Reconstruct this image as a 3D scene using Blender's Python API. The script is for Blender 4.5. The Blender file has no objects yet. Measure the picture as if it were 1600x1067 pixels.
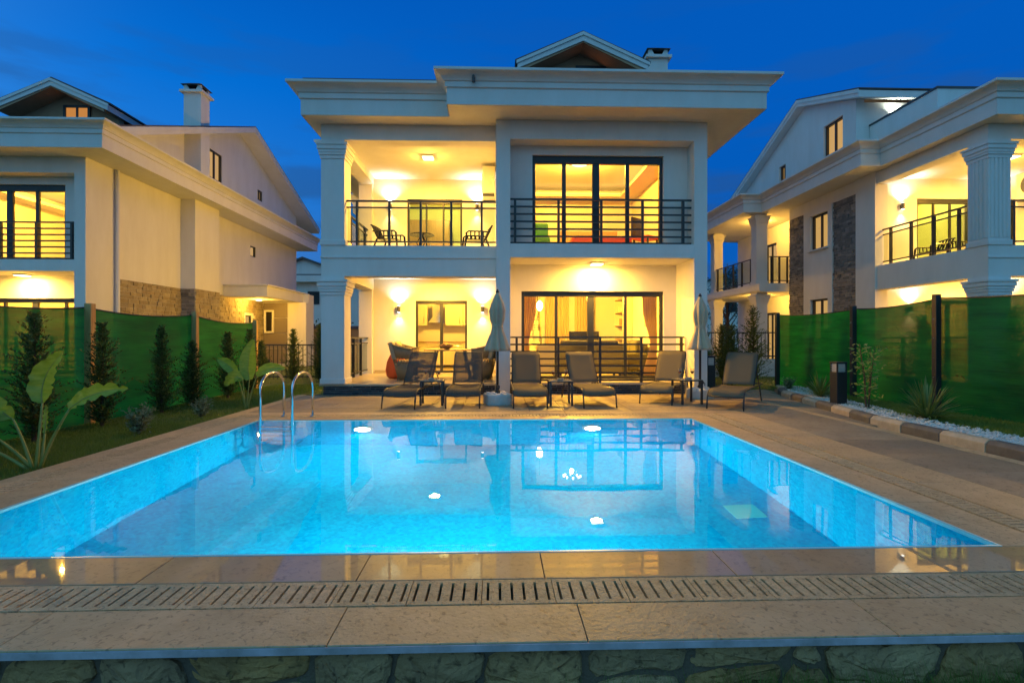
import bpy, bmesh, math, random
import numpy as np
from mathutils import Vector, Matrix
R = math.radians
random.seed(7)
C = bpy.context.scene.collection
SC = bpy.context.scene

# ------------------------------------------------------------------ camera
cam_d = bpy.data.cameras.new('camera'); cam = bpy.data.objects.new('camera', cam_d); C.objects.link(cam)
cam.location = (0, 0, 1.27); cam.rotation_euler = (R(90), 0, R(-1.77))
cam_d.sensor_width = 36; cam_d.lens = 810 / 1600 * 36; cam_d.shift_y = -5.5 / 1600
cam_d.clip_start = .05; cam_d.clip_end = 2000
SC.camera = cam

# ------------------------------------------------------------------ dusk sky
SKY = 1.0
w = bpy.data.worlds.new('World'); SC.world = w; w.use_nodes = True
nt = w.node_tree; bg = nt.nodes['Background']; bg.inputs[1].default_value = SKY
def N(t, **k):
    n = nt.nodes.new(t)
    for a, b in k.items(): setattr(n, a, b)
    return n
L = nt.links.new
tc = N('ShaderNodeTexCoord'); sep = N('ShaderNodeSeparateXYZ'); L(tc.outputs['Generated'], sep.inputs[0])
def ramp(cols):
    r = N('ShaderNodeValToRGB'); L(sep.outputs[2], r.inputs[0]); el = r.color_ramp.elements
    el[0].position = 0; el[0].color = (*cols[0][1],1); el[1].position = 1; el[1].color = (*cols[-1][1],1)
    for p, c in cols[1:-1]: e = el.new(p); e.color = (*c,1)
    return r
TOP = [(.56,(.0006,.100,.50)),(.75,(.0005,.050,.22)),(1,(.0005,.03,.13))]
pale = ramp([(0,(.10,.19,.43)),(.10,(.06,.215,.55)),(.24,(.020,.215,.70)),(.40,(.001,.165,.68))]+TOP)
deep = ramp([(0,(.012,.10,.38)),(.12,(.003,.105,.47)),(.30,(.0008,.105,.50)),(.42,(.0006,.105,.51))]+TOP)
az = N('ShaderNodeVectorMath', operation='DOT_PRODUCT'); L(tc.outputs['Generated'], az.inputs[0]); az.inputs[1].default_value = (-.95,-.30,0)
am = N('ShaderNodeMapRange', interpolation_type='SMOOTHSTEP'); L(az.outputs['Value'], am.inputs[0]); am.inputs[1].default_value = -.55; am.inputs[2].default_value = .40
rmp = N('ShaderNodeMix', data_type='RGBA'); L(am.outputs[0], rmp.inputs[0]); L(deep.outputs[0], rmp.inputs[6]); L(pale.outputs[0], rmp.inputs[7])
# the afterglow side of the sky (behind the camera and to the left): paler and brighter
dot = N('ShaderNodeVectorMath', operation='DOT_PRODUCT'); L(tc.outputs['Generated'], dot.inputs[0])
dot.inputs[1].default_value = (-.55, -.82, .10)
mr = N('ShaderNodeMapRange', interpolation_type='SMOOTHSTEP'); L(dot.outputs['Value'], mr.inputs[0])
mr.inputs[1].default_value = -.35; mr.inputs[2].default_value = 1.0
glow = N('ShaderNodeMix', data_type='RGBA'); L(mr.outputs[0], glow.inputs[0]); L(rmp.outputs[2], glow.inputs[6])
glow.inputs[7].default_value = (.22, .60, .92, 1)
# soft low clouds
mp = N('ShaderNodeMapping'); L(tc.outputs['Generated'], mp.inputs[0]); mp.inputs['Scale'].default_value = (2.2, 2.2, 11)
nz = N('ShaderNodeTexNoise'); L(mp.outputs[0], nz.inputs[0]); nz.inputs['Scale'].default_value = 1.7; nz.inputs['Detail'].default_value = 5
cr = N('ShaderNodeMapRange', interpolation_type='SMOOTHSTEP'); L(nz.outputs[0], cr.inputs[0]); cr.inputs[1].default_value = .46; cr.inputs[2].default_value = .60
low = N('ShaderNodeMapRange', interpolation_type='SMOOTHSTEP'); L(sep.outputs[2], low.inputs[0]); low.inputs[1].default_value = .62; low.inputs[2].default_value = .12
mu = N('ShaderNodeMath', operation='MULTIPLY'); L(cr.outputs[0], mu.inputs[0]); L(low.outputs[0], mu.inputs[1])
mu2 = N('ShaderNodeMath', operation='MULTIPLY'); L(mu.outputs[0], mu2.inputs[0]); mu2.inputs[1].default_value = .7
cl = N('ShaderNodeMix', data_type='RGBA'); L(mu2.outputs[0], cl.inputs[0]); L(glow.outputs[2], cl.inputs[6]); cl.inputs[7].default_value = (.020, .085, .25, 1)
L(cl.outputs[2], bg.inputs[0])

SC.render.engine = 'CYCLES'
cy = SC.cycles
cy.use_denoising = True; cy.caustics_reflective = False; cy.caustics_refractive = False
cy.sample_clamp_indirect = 4; cy.max_bounces = 10; cy.diffuse_bounces = 4; cy.glossy_bounces = 4
cy.transmission_bounces = 6; cy.transparent_max_bounces = 24
cy.use_light_tree = True
vs = SC.view_settings; vs.view_transform = 'Standard'; vs.look = 'None'; vs.exposure = 0; vs.gamma = 1; vs.use_curve_mapping = False

# light levels (watts of the real fittings, as blender point power)
P_CEIL, P_SCONCE_UP, P_SCONCE_DN, P_ROOM, P_SIDE, P_POOL = 480, 66, 44, 500, 180, 104
WARM = (1, .50, .065); WARMER = (1, .53, .045); COOL = (.90, 1, .86)

# ------------------------------------------------------------------ helpers
class MB:
    def __init__(s, M=None): s.v = []; s.f = []; s.M = M
    def add(s, vs, fs):
        b = len(s.v)
        if s.M is not None: vs = [tuple(s.M @ Vector(p)) for p in vs]
        s.v += [tuple(p) for p in vs]; s.f += [tuple(i + b for i in f) for f in fs]
        return s
    def box(s, x0, x1, y0, y1, z0, z1):
        return s.add([(x0,y0,z0),(x1,y0,z0),(x1,y1,z0),(x0,y1,z0),(x0,y0,z1),(x1,y0,z1),(x1,y1,z1),(x0,y1,z1)],
            [(0,3,2,1),(4,5,6,7),(0,1,5,4),(1,2,6,5),(2,3,7,6),(3,0,4,7)])
    def quad(s, a, b, c, d): return s.add([a,b,c,d], [(0,1,2,3)])
    def prism(s, poly, axis, a0, a1):
        # poly: list of 2D points; axis the extrusion axis
        def P(p, a): return {'x': (a,p[0],p[1]), 'y': (p[0],a,p[1]), 'z': (p[0],p[1],a)}[axis]
        n = len(poly)
        return s.add([P(p,a0) for p in poly]+[P(p,a1) for p in poly],
            [tuple(range(n-1,-1,-1)), tuple(range(n,2*n))]+[(i,(i+1)%n,n+(i+1)%n,n+i) for i in range(n)])
    def tube(s, path, r, n=8, caps=True):
        pts = [Vector(p) for p in path]; m = len(pts)
        rs = r if isinstance(r, (list, tuple)) else [r]*m
        vs = []; up = None
        for i, p in enumerate(pts):
            t = (pts[min(i+1,m-1)] - pts[max(i-1,0)]).normalized()
            if up is None: up = Vector((0,0,1)) if abs(t.z) < .9 else Vector((1,0,0))
            a = t.cross(up)
            if a.length < 1e-4: a = t.orthogonal()
            a.normalize(); b = a.cross(t).normalized(); up = b
            for k in range(n):
                g = 2*math.pi*k/n; vs.append(p + (a*math.cos(g)+b*math.sin(g))*rs[i])
        fs = [(i*n+k, i*n+(k+1)%n, (i+1)*n+(k+1)%n, (i+1)*n+k) for i in range(m-1) for k in range(n)]
        if caps: fs += [tuple(range(n-1,-1,-1)), tuple(range((m-1)*n, m*n))]
        return s.add(vs, fs)
    def lathe(s, prof, c=(0,0,0), n=16, fl=None):
        vs = []
        for r, z in prof:
            for k in range(n):
                g = 2*math.pi*k/n; q = r*(fl(k, z) if fl else 1)
                vs.append((c[0]+q*math.cos(g), c[1]+q*math.sin(g), c[2]+z))
        m = len(prof)
        fs = [(i*n+k, i*n+(k+1)%n, (i+1)*n+(k+1)%n, (i+1)*n+k) for i in range(m-1) for k in range(n)]
        fs += [tuple(range(n-1,-1,-1)), tuple(range((m-1)*n, m*n))]
        return s.add(vs, fs)
    def build(s, name, mt, parent=None, org=(0,0,0), smooth=False, bevel=0, solid=0, sub=0):
        me = bpy.data.meshes.new(name)
        o3 = Vector(org)
        me.from_pydata([tuple(Vector(p)-o3) for p in s.v] if org != (0,0,0) else s.v, [], s.f)
        me.materials.append(mt)
        if smooth: me.polygons.foreach_set('use_smooth', [True]*len(me.polygons))
        o = bpy.data.objects.new(name, me); C.objects.link(o)
        if parent: o.parent = parent
        if solid: md = o.modifiers.new('s','SOLIDIFY'); md.thickness = solid; md.offset = 0
        if bevel: md = o.modifiers.new('b','BEVEL'); md.width = bevel; md.segments = 2; md.limit_method = 'ANGLE'
        if sub: md = o.modifiers.new('u','SUBSURF'); md.levels = sub; md.render_levels = sub
        return o

def tag(o, label=None, cat=None, group=None, kind=None):
    if label: o['label'] = label
    if cat: o['category'] = cat
    if group: o['group'] = group
    if kind: o['kind'] = kind
    return o
def thing(name, label, cat, loc=(0,0,0), rz=0, group=None):
    o = bpy.data.objects.new(name, None); C.objects.link(o); o.location = loc; o.rotation_euler = (0,0,rz)
    o.empty_display_size = .1
    return tag(o, label, cat, group)
def copy_tree(o, parent=None):
    c = o.copy(); C.objects.link(c)
    if parent: c.parent = parent
    for ch in o.children: copy_tree(ch, c)
    return c
def dup(o, loc, rz=0, label=None, sc=None):
    c = copy_tree(o); c.location = loc; c.rotation_euler = (0,0,rz)
    if label: c['label'] = label
    if sc: c.scale = (sc,sc,sc)
    return c
def lamp(parent, loc, W, col, r=.06, kind='POINT', rot=None, angle=None, blend=1.0):
    d = bpy.data.lights.new('bulb_light', kind); d.energy = W; d.color = col
    if kind in ('POINT','SPOT'): d.shadow_soft_size = r
    if kind == 'SPOT': d.spot_size = R(angle or 100); d.spot_blend = blend
    if kind == 'AREA': d.shape = 'DISK'; d.size = r*2
    o = bpy.data.objects.new('bulb_light', d); C.objects.link(o); o.location = loc
    if rot: o.rotation_euler = rot
    if parent: o.parent = parent
    return o

# ------------------------------------------------------------------ materials
def mat(name, col, rough=.6, metal=0, var=None, vscale=3, bump=0, bscale=40, coat=0, island=None, objvar=None, trans=0, spec=None, detail=6, stretch=None, pits=0, pscale=70):
    """var: second colour mixed in by noise; island/objvar: list of colours picked per piece"""
    m = bpy.data.materials.new(name); m.use_nodes = True; t = m.node_tree
    b = t.nodes['Principled BSDF']; b.inputs['Base Color'].default_value = (*col,1); b.inputs['Roughness'].default_value = rough; b.inputs['Metallic'].default_value = metal
    if spec is not None: b.inputs['Specular IOR Level'].default_value = spec
    if coat: b.inputs['Coat Weight'].default_value = coat; b.inputs['Coat Roughness'].default_value = .02; b.inputs['Coat IOR'].default_value = 1.4
    if trans:
        tr = t.nodes.new('ShaderNodeBsdfTranslucent'); mx = t.nodes.new('ShaderNodeMixShader'); mx.inputs[0].default_value = trans
        t.links.new(b.outputs[0], mx.inputs[1]); t.links.new(tr.outputs[0], mx.inputs[2]); t.links.new(mx.outputs[0], t.nodes['Material Output'].inputs[0])
        tr.inputs[0].default_value = (*[min(1,c*1.3) for c in col],1)
    cur = None
    co = t.nodes.new('ShaderNodeTexCoord'); src = co.outputs['Object']
    if stretch:
        mp = t.nodes.new('ShaderNodeMapping'); mp.inputs['Scale'].default_value = stretch; t.links.new(src, mp.inputs[0]); src = mp.outputs[0]
    if island or objvar:
        cols = island or objvar
        if island: g = t.nodes.new('ShaderNodeNewGeometry'); so = g.outputs['Random Per Island']
        else: g = t.nodes.new('ShaderNodeObjectInfo'); so = g.outputs['Random']
        r = t.nodes.new('ShaderNodeValToRGB'); r.color_ramp.interpolation = 'LINEAR'
        e = r.color_ramp.elements; e[0].color = (*cols[0],1); e[1].color = (*cols[-1],1)
        for i, c in enumerate(cols[1:-1]): x = e.new((i+1)/(len(cols)-1)); x.color = (*c,1)
        t.links.new(so, r.inputs[0]); cur = r.outputs[0]
        if objvar:
            ad = t.nodes.new('ShaderNodeVectorMath'); ad.operation = 'MULTIPLY_ADD'; ad.inputs[1].default_value = (37,19,53)
            cb = t.nodes.new('ShaderNodeCombineXYZ')
            for i in range(3): t.links.new(so, cb.inputs[i])
            t.links.new(cb.outputs[0], ad.inputs[0]); t.links.new(src, ad.inputs[2]); src = ad.outputs[0]
    if var:
        n = t.nodes.new('ShaderNodeTexNoise'); n.inputs['Scale'].default_value = vscale; n.inputs['Detail'].default_value = detail; n.inputs['Roughness'].default_value = .62
        t.links.new(src, n.inputs[0])
        mr = t.nodes.new('ShaderNodeMapRange'); mr.inputs[1].default_value = .35; mr.inputs[2].default_value = .68; t.links.new(n.outputs[0], mr.inputs[0])
        mx = t.nodes.new('ShaderNodeMix'); mx.data_type = 'RGBA'; t.links.new(mr.outputs[0], mx.inputs[0])
        if cur is None: mx.inputs[6].default_value = (*col,1)
        else: t.links.new(cur, mx.inputs[6])
        mx.inputs[7].default_value = (*var,1); cur = mx.outputs[2]
        if island or objvar:
            mx.inputs[0].default_value = .5; ml = t.nodes.new('ShaderNodeMath'); ml.operation = 'MULTIPLY'; ml.inputs[1].default_value = .55
            t.links.new(mr.outputs[0], ml.inputs[0]); t.links.new(ml.outputs[0], mx.inputs[0])
    if pits and cur is not None:
        n3 = t.nodes.new('ShaderNodeTexNoise'); n3.inputs['Scale'].default_value = pscale; n3.inputs['Detail'].default_value = 3; n3.inputs['Distortion'].default_value = .8
        t.links.new(src, n3.inputs[0]); m3 = t.nodes.new('ShaderNodeMapRange'); m3.inputs[1].default_value = .56; m3.inputs[2].default_value = .70; m3.inputs[3].default_value = 1; m3.inputs[4].default_value = 1-pits
        t.links.new(n3.outputs[0], m3.inputs[0]); x3 = t.nodes.new('ShaderNodeMix'); x3.data_type = 'RGBA'; x3.blend_type = 'MULTIPLY'; x3.inputs[0].default_value = 1
        t.links.new(cur, x3.inputs[6]); t.links.new(m3.outputs[0], x3.inputs[7]); cur = x3.outputs[2]
    if cur is not None:
        t.links.new(cur, b.inputs['Base Color'])
        if trans: t.links.new(cur, tr.inputs[0])
    if bump:
        n2 = t.nodes.new('ShaderNodeTexNoise'); n2.inputs['Scale'].default_value = bscale; n2.inputs['Detail'].default_value = 4
        t.links.new(src, n2.inputs[0]); bp = t.nodes.new('ShaderNodeBump'); bp.inputs['Strength'].default_value = bump; bp.inputs['Distance'].default_value = .02
        t.links.new(n2.outputs[0], bp.inputs['Height']); t.links.new(bp.outputs[0], b.inputs['Normal'])
    return m
def emit(name, col, s):
    m = bpy.data.materials.new(name); m.use_nodes = True; t = m.node_tree; t.nodes.remove(t.nodes['Principled BSDF'])
    e = t.nodes.new('ShaderNodeEmission'); e.inputs[0].default_value = (*col,1); e.inputs[1].default_value = s
    t.links.new(e.outputs[0], t.nodes['Material Output'].inputs[0]); return m
def thin_glass(name, tint=(1,1,1), ior=1.45, extra=0, rough=0):
    m = bpy.data.materials.new(name); m.use_nodes = True; t = m.node_tree; t.nodes.remove(t.nodes['Principled BSDF'])
    tr = t.nodes.new('ShaderNodeBsdfTransparent'); tr.inputs[0].default_value = (*tint,1)
    gl = t.nodes.new('ShaderNodeBsdfGlossy'); gl.inputs['Roughness'].default_value = rough
    fr = t.nodes.new('ShaderNodeFresnel'); fr.inputs[0].default_value = ior
    ge = t.nodes.new('ShaderNodeNewGeometry'); mr = t.nodes.new('ShaderNodeMapRange'); mr.inputs[3].default_value = ior; mr.inputs[4].default_value = 1/ior   # a thin sheet: same reflection from both faces
    t.links.new(ge.outputs['Backfacing'], mr.inputs[0]); t.links.new(mr.outputs[0], fr.inputs[0])
    mx = t.nodes.new('ShaderNodeMixShader'); t.links.new(fr.outputs[0], mx.inputs[0]); t.links.new(tr.outputs[0], mx.inputs[1]); t.links.new(gl.outputs[0], mx.inputs[2])
    t.links.new(mx.outputs[0], t.nodes['Material Output'].inputs[0]); return m
def cloth_see(name, col, open_, trans=.4, var=None, vscale=6, stretch=None, bump=0, bscale=40):
    m = mat(name, col, .8, var=var, vscale=vscale, trans=trans, stretch=stretch, bump=bump, bscale=bscale, detail=8); t = m.node_tree
    tr = t.nodes.new('ShaderNodeBsdfTransparent'); mx = t.nodes.new('ShaderNodeMixShader'); mx.inputs[0].default_value = open_
    o = t.nodes['Material Output']; src = o.inputs[0].links[0].from_socket
    t.links.new(src, mx.inputs[1]); t.links.new(tr.outputs[0], mx.inputs[2]); t.links.new(mx.outputs[0], o.inputs[0]); return m

X = {}
X['stucco'] = mat('stucco', (.77,.76,.73), .88, var=(.705,.69,.65), vscale=2.2, bump=.2, bscale=70, stretch=(1,1,.28), detail=9)
X['trim'] = mat('cornice_paint', (.76,.755,.74), .8, var=(.70,.69,.66), vscale=2.6, bump=.1, bscale=60, stretch=(1,1,.4), detail=9)
X['cream'] = mat('interior_paint', (.80,.76,.66), .8)
X['greenwall'] = mat('green_interior_paint', (.66,.70,.34), .8)
X['dark'] = mat('anthracite_metal', (.022,.025,.03), .42)
X['dark2'] = mat('grey_metal', (.07,.075,.08), .45)
X['glass'] = thin_glass('window_glass')
X['railglass'] = thin_glass('tinted_glass', (.60,.66,.56), 1.3)
X['ledge'] = mat('ledge_stone', (.12,.11,.10), .85, island=[(.10,.10,.105),(.22,.205,.185),(.33,.305,.27),(.16,.155,.155),(.40,.375,.34)], var=(.16,.155,.15), vscale=14, bump=.5, bscale=35)
X['ledge_light'] = mat('pale_split_stone', (.4,.33,.22), .85, island=[(.26,.21,.13),(.42,.34,.21),(.34,.29,.20),(.50,.42,.28),(.30,.26,.20)], var=(.24,.19,.12), vscale=12, bump=.5, bscale=35)
X['plinth'] = mat('plinth_stone', (.05,.05,.06), .8, island=[(.022,.024,.032),(.05,.052,.062),(.09,.09,.095)], var=(.04,.045,.06), vscale=16, bump=.5, bscale=35)
TRAV = [(.52,.375,.20),(.58,.43,.245),(.55,.40,.22),(.62,.47,.28)]
X['trav'] = mat('travertine', (.4,.32,.22), .55, objvar=TRAV, var=(.36,.24,.115), vscale=5, bump=.25, bscale=45, detail=10, pits=.45, pscale=38)
X['wet'] = mat('wet_travertine', (.3,.22,.14), .5, objvar=[(.40,.275,.145),(.46,.32,.175),(.43,.295,.155)], var=(.30,.20,.10), vscale=4, bump=.06, bscale=30, coat=1, detail=10, pits=.35, pscale=30)
X['grate'] = mat('grate_stone', (.4,.3,.18), .65, objvar=[(.56,.42,.23),(.64,.49,.28),(.59,.45,.27)], var=(.25,.17,.085), vscale=18, bump=.45, bscale=70, pits=.55, pscale=60)
X['joint'] = mat('joint_grout', (.17,.125,.075), .95)
X['channel'] = mat('drain_channel', (.05,.036,.02), .9)
X['paver'] = mat('paving_stone', (.3,.26,.2), .6, objvar=[(.30,.235,.155),(.37,.295,.20),(.26,.21,.15),(.33,.255,.165)], var=(.22,.165,.105), vscale=3.2, bump=.3, bscale=40, detail=10, pits=.4, pscale=22)
X['lip'] = mat('slab_edge', (.55,.52,.56), .5, var=(.34,.32,.32), vscale=8)
X['mortar'] = mat('mortar', (.16,.12,.08), .95, bump=.5, bscale=60)
X['stone'] = mat('field_stone', (.3,.25,.18), .8, objvar=[(.42,.24,.08),(.52,.33,.14),(.36,.23,.11),(.55,.37,.18),(.48,.26,.08)], var=(.17,.10,.05), vscale=6, bump=1.0, bscale=24, detail=12, pits=.6, pscale=26)
X['wood'] = mat('wood_post', (.62,.38,.13), .7, var=(.45,.25,.08), vscale=6, stretch=(8,8,.6), bump=.2, bscale=30)
X['mesh'] = cloth_see('green_shade_net', (.011,.26,.040), .03, .62, var=(.005,.13,.026), vscale=1.6, stretch=(.6,.6,5), bump=.6, bscale=9)
X['grass'] = mat('grass_blade', (.06,.12,.02), .6, island=[(.09,.17,.02),(.14,.24,.03),(.20,.28,.05)], trans=.3)
X['soil'] = mat('lawn_soil', (.10,.16,.03), .95, var=(.13,.12,.05), vscale=8, bump=.6, bscale=30)
X['earth'] = mat('earth', (.05,.055,.03), .95, var=(.07,.055,.035), vscale=.7, bump=.4, bscale=5)
X['pebble'] = mat('white_pebble', (.7,.68,.64), .6, island=[(.5,.48,.45),(.74,.72,.69),(.62,.60,.56)])
X['kerb_l'] = mat('pale_kerb', (.58,.47,.33), .75, var=(.46,.36,.24), vscale=9, bump=.3, bscale=60)
X['kerb_d'] = mat('grey_kerb', (.15,.14,.125), .75, var=(.11,.10,.09), vscale=9, bump=.3, bscale=60)
X['needle'] = mat('conifer_needles', (.04,.08,.02), .65, island=[(.04,.075,.015),(.085,.135,.028),(.15,.19,.04)], trans=.25)
X['bark'] = mat('bark', (.09,.06,.035), .9, bump=.5, bscale=50)
X['banana'] = mat('paddle_leaf', (.33,.48,.06), .36, var=(.19,.36,.03), vscale=9, stretch=(1,1,3), trans=.35)
X['stem'] = mat('leaf_stalk', (.30,.34,.09), .5, var=(.2,.25,.05), vscale=6)
X['olive'] = mat('olive_leaves', (.10,.13,.06), .6, island=[(.10,.14,.05),(.19,.23,.10),(.26,.29,.15)], trans=.2)
X['yucca'] = mat('yucca_blades', (.08,.13,.04), .5, island=[(.09,.17,.03),(.16,.25,.06),(.25,.32,.11)], trans=.2)
X['sapling'] = mat('sapling_leaves', (.12,.17,.04), .5, island=[(.18,.24,.04),(.30,.34,.07),(.40,.38,.11)], trans=.3)
X['sling'] = cloth_see('sling_mesh', (.19,.165,.115), .10, .35)
X['slingdark'] = cloth_see('dark_sling_mesh', (.10,.095,.085), .34, .2)
X['lframe'] = mat('lounger_frame', (.035,.035,.037), .4)
X['canvas'] = mat('parasol_canvas', (.70,.60,.43), .85, var=(.62,.52,.36), vscale=6, trans=.25)
X['white'] = mat('white_concrete', (.72,.71,.69), .8, var=(.6,.58,.55), vscale=7, bump=.35, bscale=25)
X['chrome'] = mat('polished_steel', (.72,.74,.76), .14, 1)
X['plastic_w'] = mat('white_plastic', (.78,.77,.72), .45)
X['wicker'] = mat('wicker', (.24,.20,.13), .75, var=(.14,.115,.075), vscale=60, bump=.6, bscale=120)
X['cushion'] = mat('cushion_fabric', (.34,.30,.21), .9, bump=.15, bscale=200)
X['cushion_d'] = mat('dark_cushion', (.06,.055,.05), .9)
X['orange'] = mat('orange_fabric', (.85,.13,.03), .7)
X['green'] = mat('green_fabric', (.13,.42,.03), .8)
X['curtain'] = mat('amber_curtain', (.74,.58,.30), .8, trans=.5)
X['curtain2'] = mat('beige_curtain', (.62,.48,.26), .85, var=(.52,.38,.18), vscale=3, stretch=(6,6,.4))
X['sofa'] = mat('olive_sofa', (.13,.115,.06), .9)
X['wood2'] = mat('oak_veneer', (.42,.27,.12), .5, var=(.32,.2,.08), vscale=4, stretch=(8,8,.7))
X['black'] = mat('black_gloss', (.012,.012,.014), .2)
X['cabinet'] = mat('cabinet_front', (.74,.68,.52), .35)
X['tile'] = mat('terrace_tile', (.52,.44,.32), .22, var=(.46,.38,.27), vscale=2)
X['rooftile'] = mat('roof_tile', (.07,.065,.07), .7, island=[(.05,.048,.052),(.10,.09,.09),(.07,.062,.065)])
X['gablewood'] = mat('gable_paint', (.52,.31,.18), .8, var=(.42,.25,.14), vscale=2)
X['wine'] = mat('red_wine', (.10,.005,.012), .1)
X['wineglass'] = thin_glass('drinking_glass', (.97,.97,.97), 1.5)
X['ash'] = mat('grey_ceramic', (.22,.25,.25), .3)
X['panel'] = mat('grey_cladding', (.20,.17,.14), .5)
X['leafd'] = mat('broad_leaves', (.03,.055,.02), .6, island=[(.02,.04,.012),(.04,.07,.025)], trans=.2)
X['e_warm'] = emit('warm_diffuser', (1,.74,.30), 9)
X['e_room'] = emit('warm_shade', (1,.80,.36), 6)
X['e_bulb'] = emit('filament_bulb', (1,.72,.28), 14)
X['e_cove'] = emit('cove_strip', (1,.66,.16), 3.0)
X['e_cool'] = emit('sconce_led', (1,.95,.8), 12)
X['e_win'] = emit('lit_blind', (1,.58,.17), .62)
X['e_dorm'] = emit('lit_dormer_pane', (1,.40,.10), .55)
X['e_pool'] = emit('pool_led', (.85,1,1), 9)

# pool mosaic: small mixed tiles, with soft caustic light mottled into their colour
def mosaic():
    m = bpy.data.materials.new('pool_mosaic'); m.use_nodes = True; t = m.node_tree; b = t.nodes['Principled BSDF']
    co = t.nodes.new('ShaderNodeTexCoord')
    v = t.nodes.new('ShaderNodeTexVoronoi'); v.distance = 'CHEBYCHEV'; v.inputs['Scale'].default_value = 34; v.inputs['Randomness'].default_value = .25
    t.links.new(co.outputs['Object'], v.inputs[0])
    sx = t.nodes.new('ShaderNodeSeparateColor'); t.links.new(v.outputs['Color'], sx.inputs[0])
    n = t.nodes.new('ShaderNodeTexNoise'); n.inputs['Scale'].default_value = 8; n.inputs['Detail'].default_value = 3; n.inputs['Distortion'].default_value = 1.2; t.links.new(co.outputs['Object'], n.inputs[0])
    ad = t.nodes.new('ShaderNodeMath'); ad.operation = 'MULTIPLY_ADD'; ad.inputs[1].default_value = .45; t.links.new(sx.outputs[0], ad.inputs[0]); t.links.new(n.outputs[0], ad.inputs[2])
    r = t.nodes.new('ShaderNodeValToRGB'); e = r.color_ramp.elements
    e[0].position = .3; e[0].color = (.002,.31,.56,1); e[1].position = 1.0; e[1].color = (.004,.52,.74,1)
    x = e.new(.62); x.color = (.003,.40,.65,1)
    t.links.new(ad.outputs[0], r.inputs[0]); t.links.new(r.outputs[0], b.inputs['Base Color']); b.inputs['Roughness'].default_value = .6; b.inputs['Specular IOR Level'].default_value = 0
    return m
X['mosaic'] = mosaic()
X['edge'] = mat('edge_tile', (.38,.78,.86), .3)
def water():
    m = bpy.data.materials.new('pool_water'); m.use_nodes = True; t = m.node_tree; t.nodes.remove(t.nodes['Principled BSDF'])
    g = t.nodes.new('ShaderNodeBsdfGlass'); g.inputs['IOR'].default_value = 1.19; g.inputs['Roughness'].default_value = 0
    co = t.nodes.new('ShaderNodeTexCoord'); n = t.nodes.new('ShaderNodeTexNoise'); n.inputs['Scale'].default_value = 1.3; n.inputs['Detail'].default_value = 2
    t.links.new(co.outputs['Object'], n.inputs[0]); b = t.nodes.new('ShaderNodeBump'); b.inputs['Strength'].default_value = .02; b.inputs['Distance'].default_value = .1
    t.links.new(n.outputs[0], b.inputs['Height']); t.links.new(b.outputs[0], g.inputs['Normal'])
    t.links.new(g.outputs[0], t.nodes['Material Output'].inputs[0]); return m
X['water'] = water()

# ================================================================== GROUND
gq = MB(); a_, b_, c_, d_ = -3.9, 3.3, 2.9, 8.3
for q in ((-500,500,-120,c_),(-500,500,d_,900),(-500,a_,c_,d_),(b_,500,c_,d_)):
    gq.quad((q[0],q[2],-.32),(q[1],q[2],-.32),(q[1],q[3],-.32),(q[0],q[3],-.32))
tag(gq.build('ground', X['earth']), kind='structure')
lb = MB()
lb.box(-60,-4.43,2.2,90,-.31,-.03); lb.box(-4.43,60,12.6,90,-.31,-.04); lb.box(-4.43,4.7,12.2,12.598,-.31,-.05)
def kerbx(y):
    pts = [(2.0,5.50),(7.4,5.52),(9.6,5.92),(11.2,6.25),(12.6,6.85)]
    for (a,xa),(bb,xb) in zip(pts,pts[1:]):
        if y <= bb: return xa+(xb-xa)*(y-a)/(bb-a)
    return pts[-1][1]
lb.prism([(kerbx(y)+.10,y) for y in (2.2,7.4,9.6,11.2,12.59)]+[(60,12.59),(60,2.2)],'z',-.31,.07)
tag(lb.build('lawn', X['soil']), kind='structure')

def blades(name, label, regions, hmin, hmax, wid, seed=3):
    rng = np.random.default_rng(seed); V = []
    for (x0,x1,y0,y1,z,n) in regions:
        x = rng.uniform(x0,x1,n); y = rng.uniform(y0,y1,n); h = rng.uniform(hmin,hmax,n); a = rng.uniform(0,6.283,n)
        lx = rng.normal(0,.35,n)*h; ly = rng.normal(0,.35,n)*h
        dx = np.cos(a)*wid; dy = np.sin(a)*wid
        V.append(np.stack([np.stack([x-dx,y-dy,np.full(n,z)],1), np.stack([x+dx,y+dy,np.full(n,z)],1), np.stack([x+lx,y+ly,z+h],1)],1))
    V = np.concatenate(V).reshape(-1,3); n = len(V)//3
    me = bpy.data.meshes.new(name); me.vertices.add(len(V)); me.vertices.foreach_set('co', V.ravel())
    me.loops.add(n*3); me.loops.foreach_set('vertex_index', np.arange(n*3,dtype=np.int32))
    me.polygons.add(n); me.polygons.foreach_set('loop_start', np.arange(0,n*3,3,dtype=np.int32))
    me.update(calc_edges=True); me.materials.append(X['grass'])
    o = bpy.data.objects.new(name, me); C.objects.link(o)
    return tag(o, label, 'grass', kind='stuff')
blades('grass', 'short dark green lawn grass beside the pool deck', [(-6.1,-4.46,2.6,8,-.032,42000),(-6.1,-4.46,8,14.5,-.032,22000),(-9,-3.95,12.2,19,-.032,9000),
    (6.15,7.25,3.5,9,.068,26000),(6.6,7.25,9,12.5,.068,9000),(5.2,9.2,12.7,18,-.042,12000),(7.3,9,5,12,.068,6000)], .03, .065, .0035)
blades('grass_tuft', 'rough grass tufts growing at the foot of the stone wall', [(1.0,2.4,1.95,2.17,-.31,3400),(.3,1.0,2.0,2.17,-.31,350),(-3,.3,2.05,2.17,-.31,260),(2.4,4,1.8,2.17,-.31,1500)], .07, .235, .0022)

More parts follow.
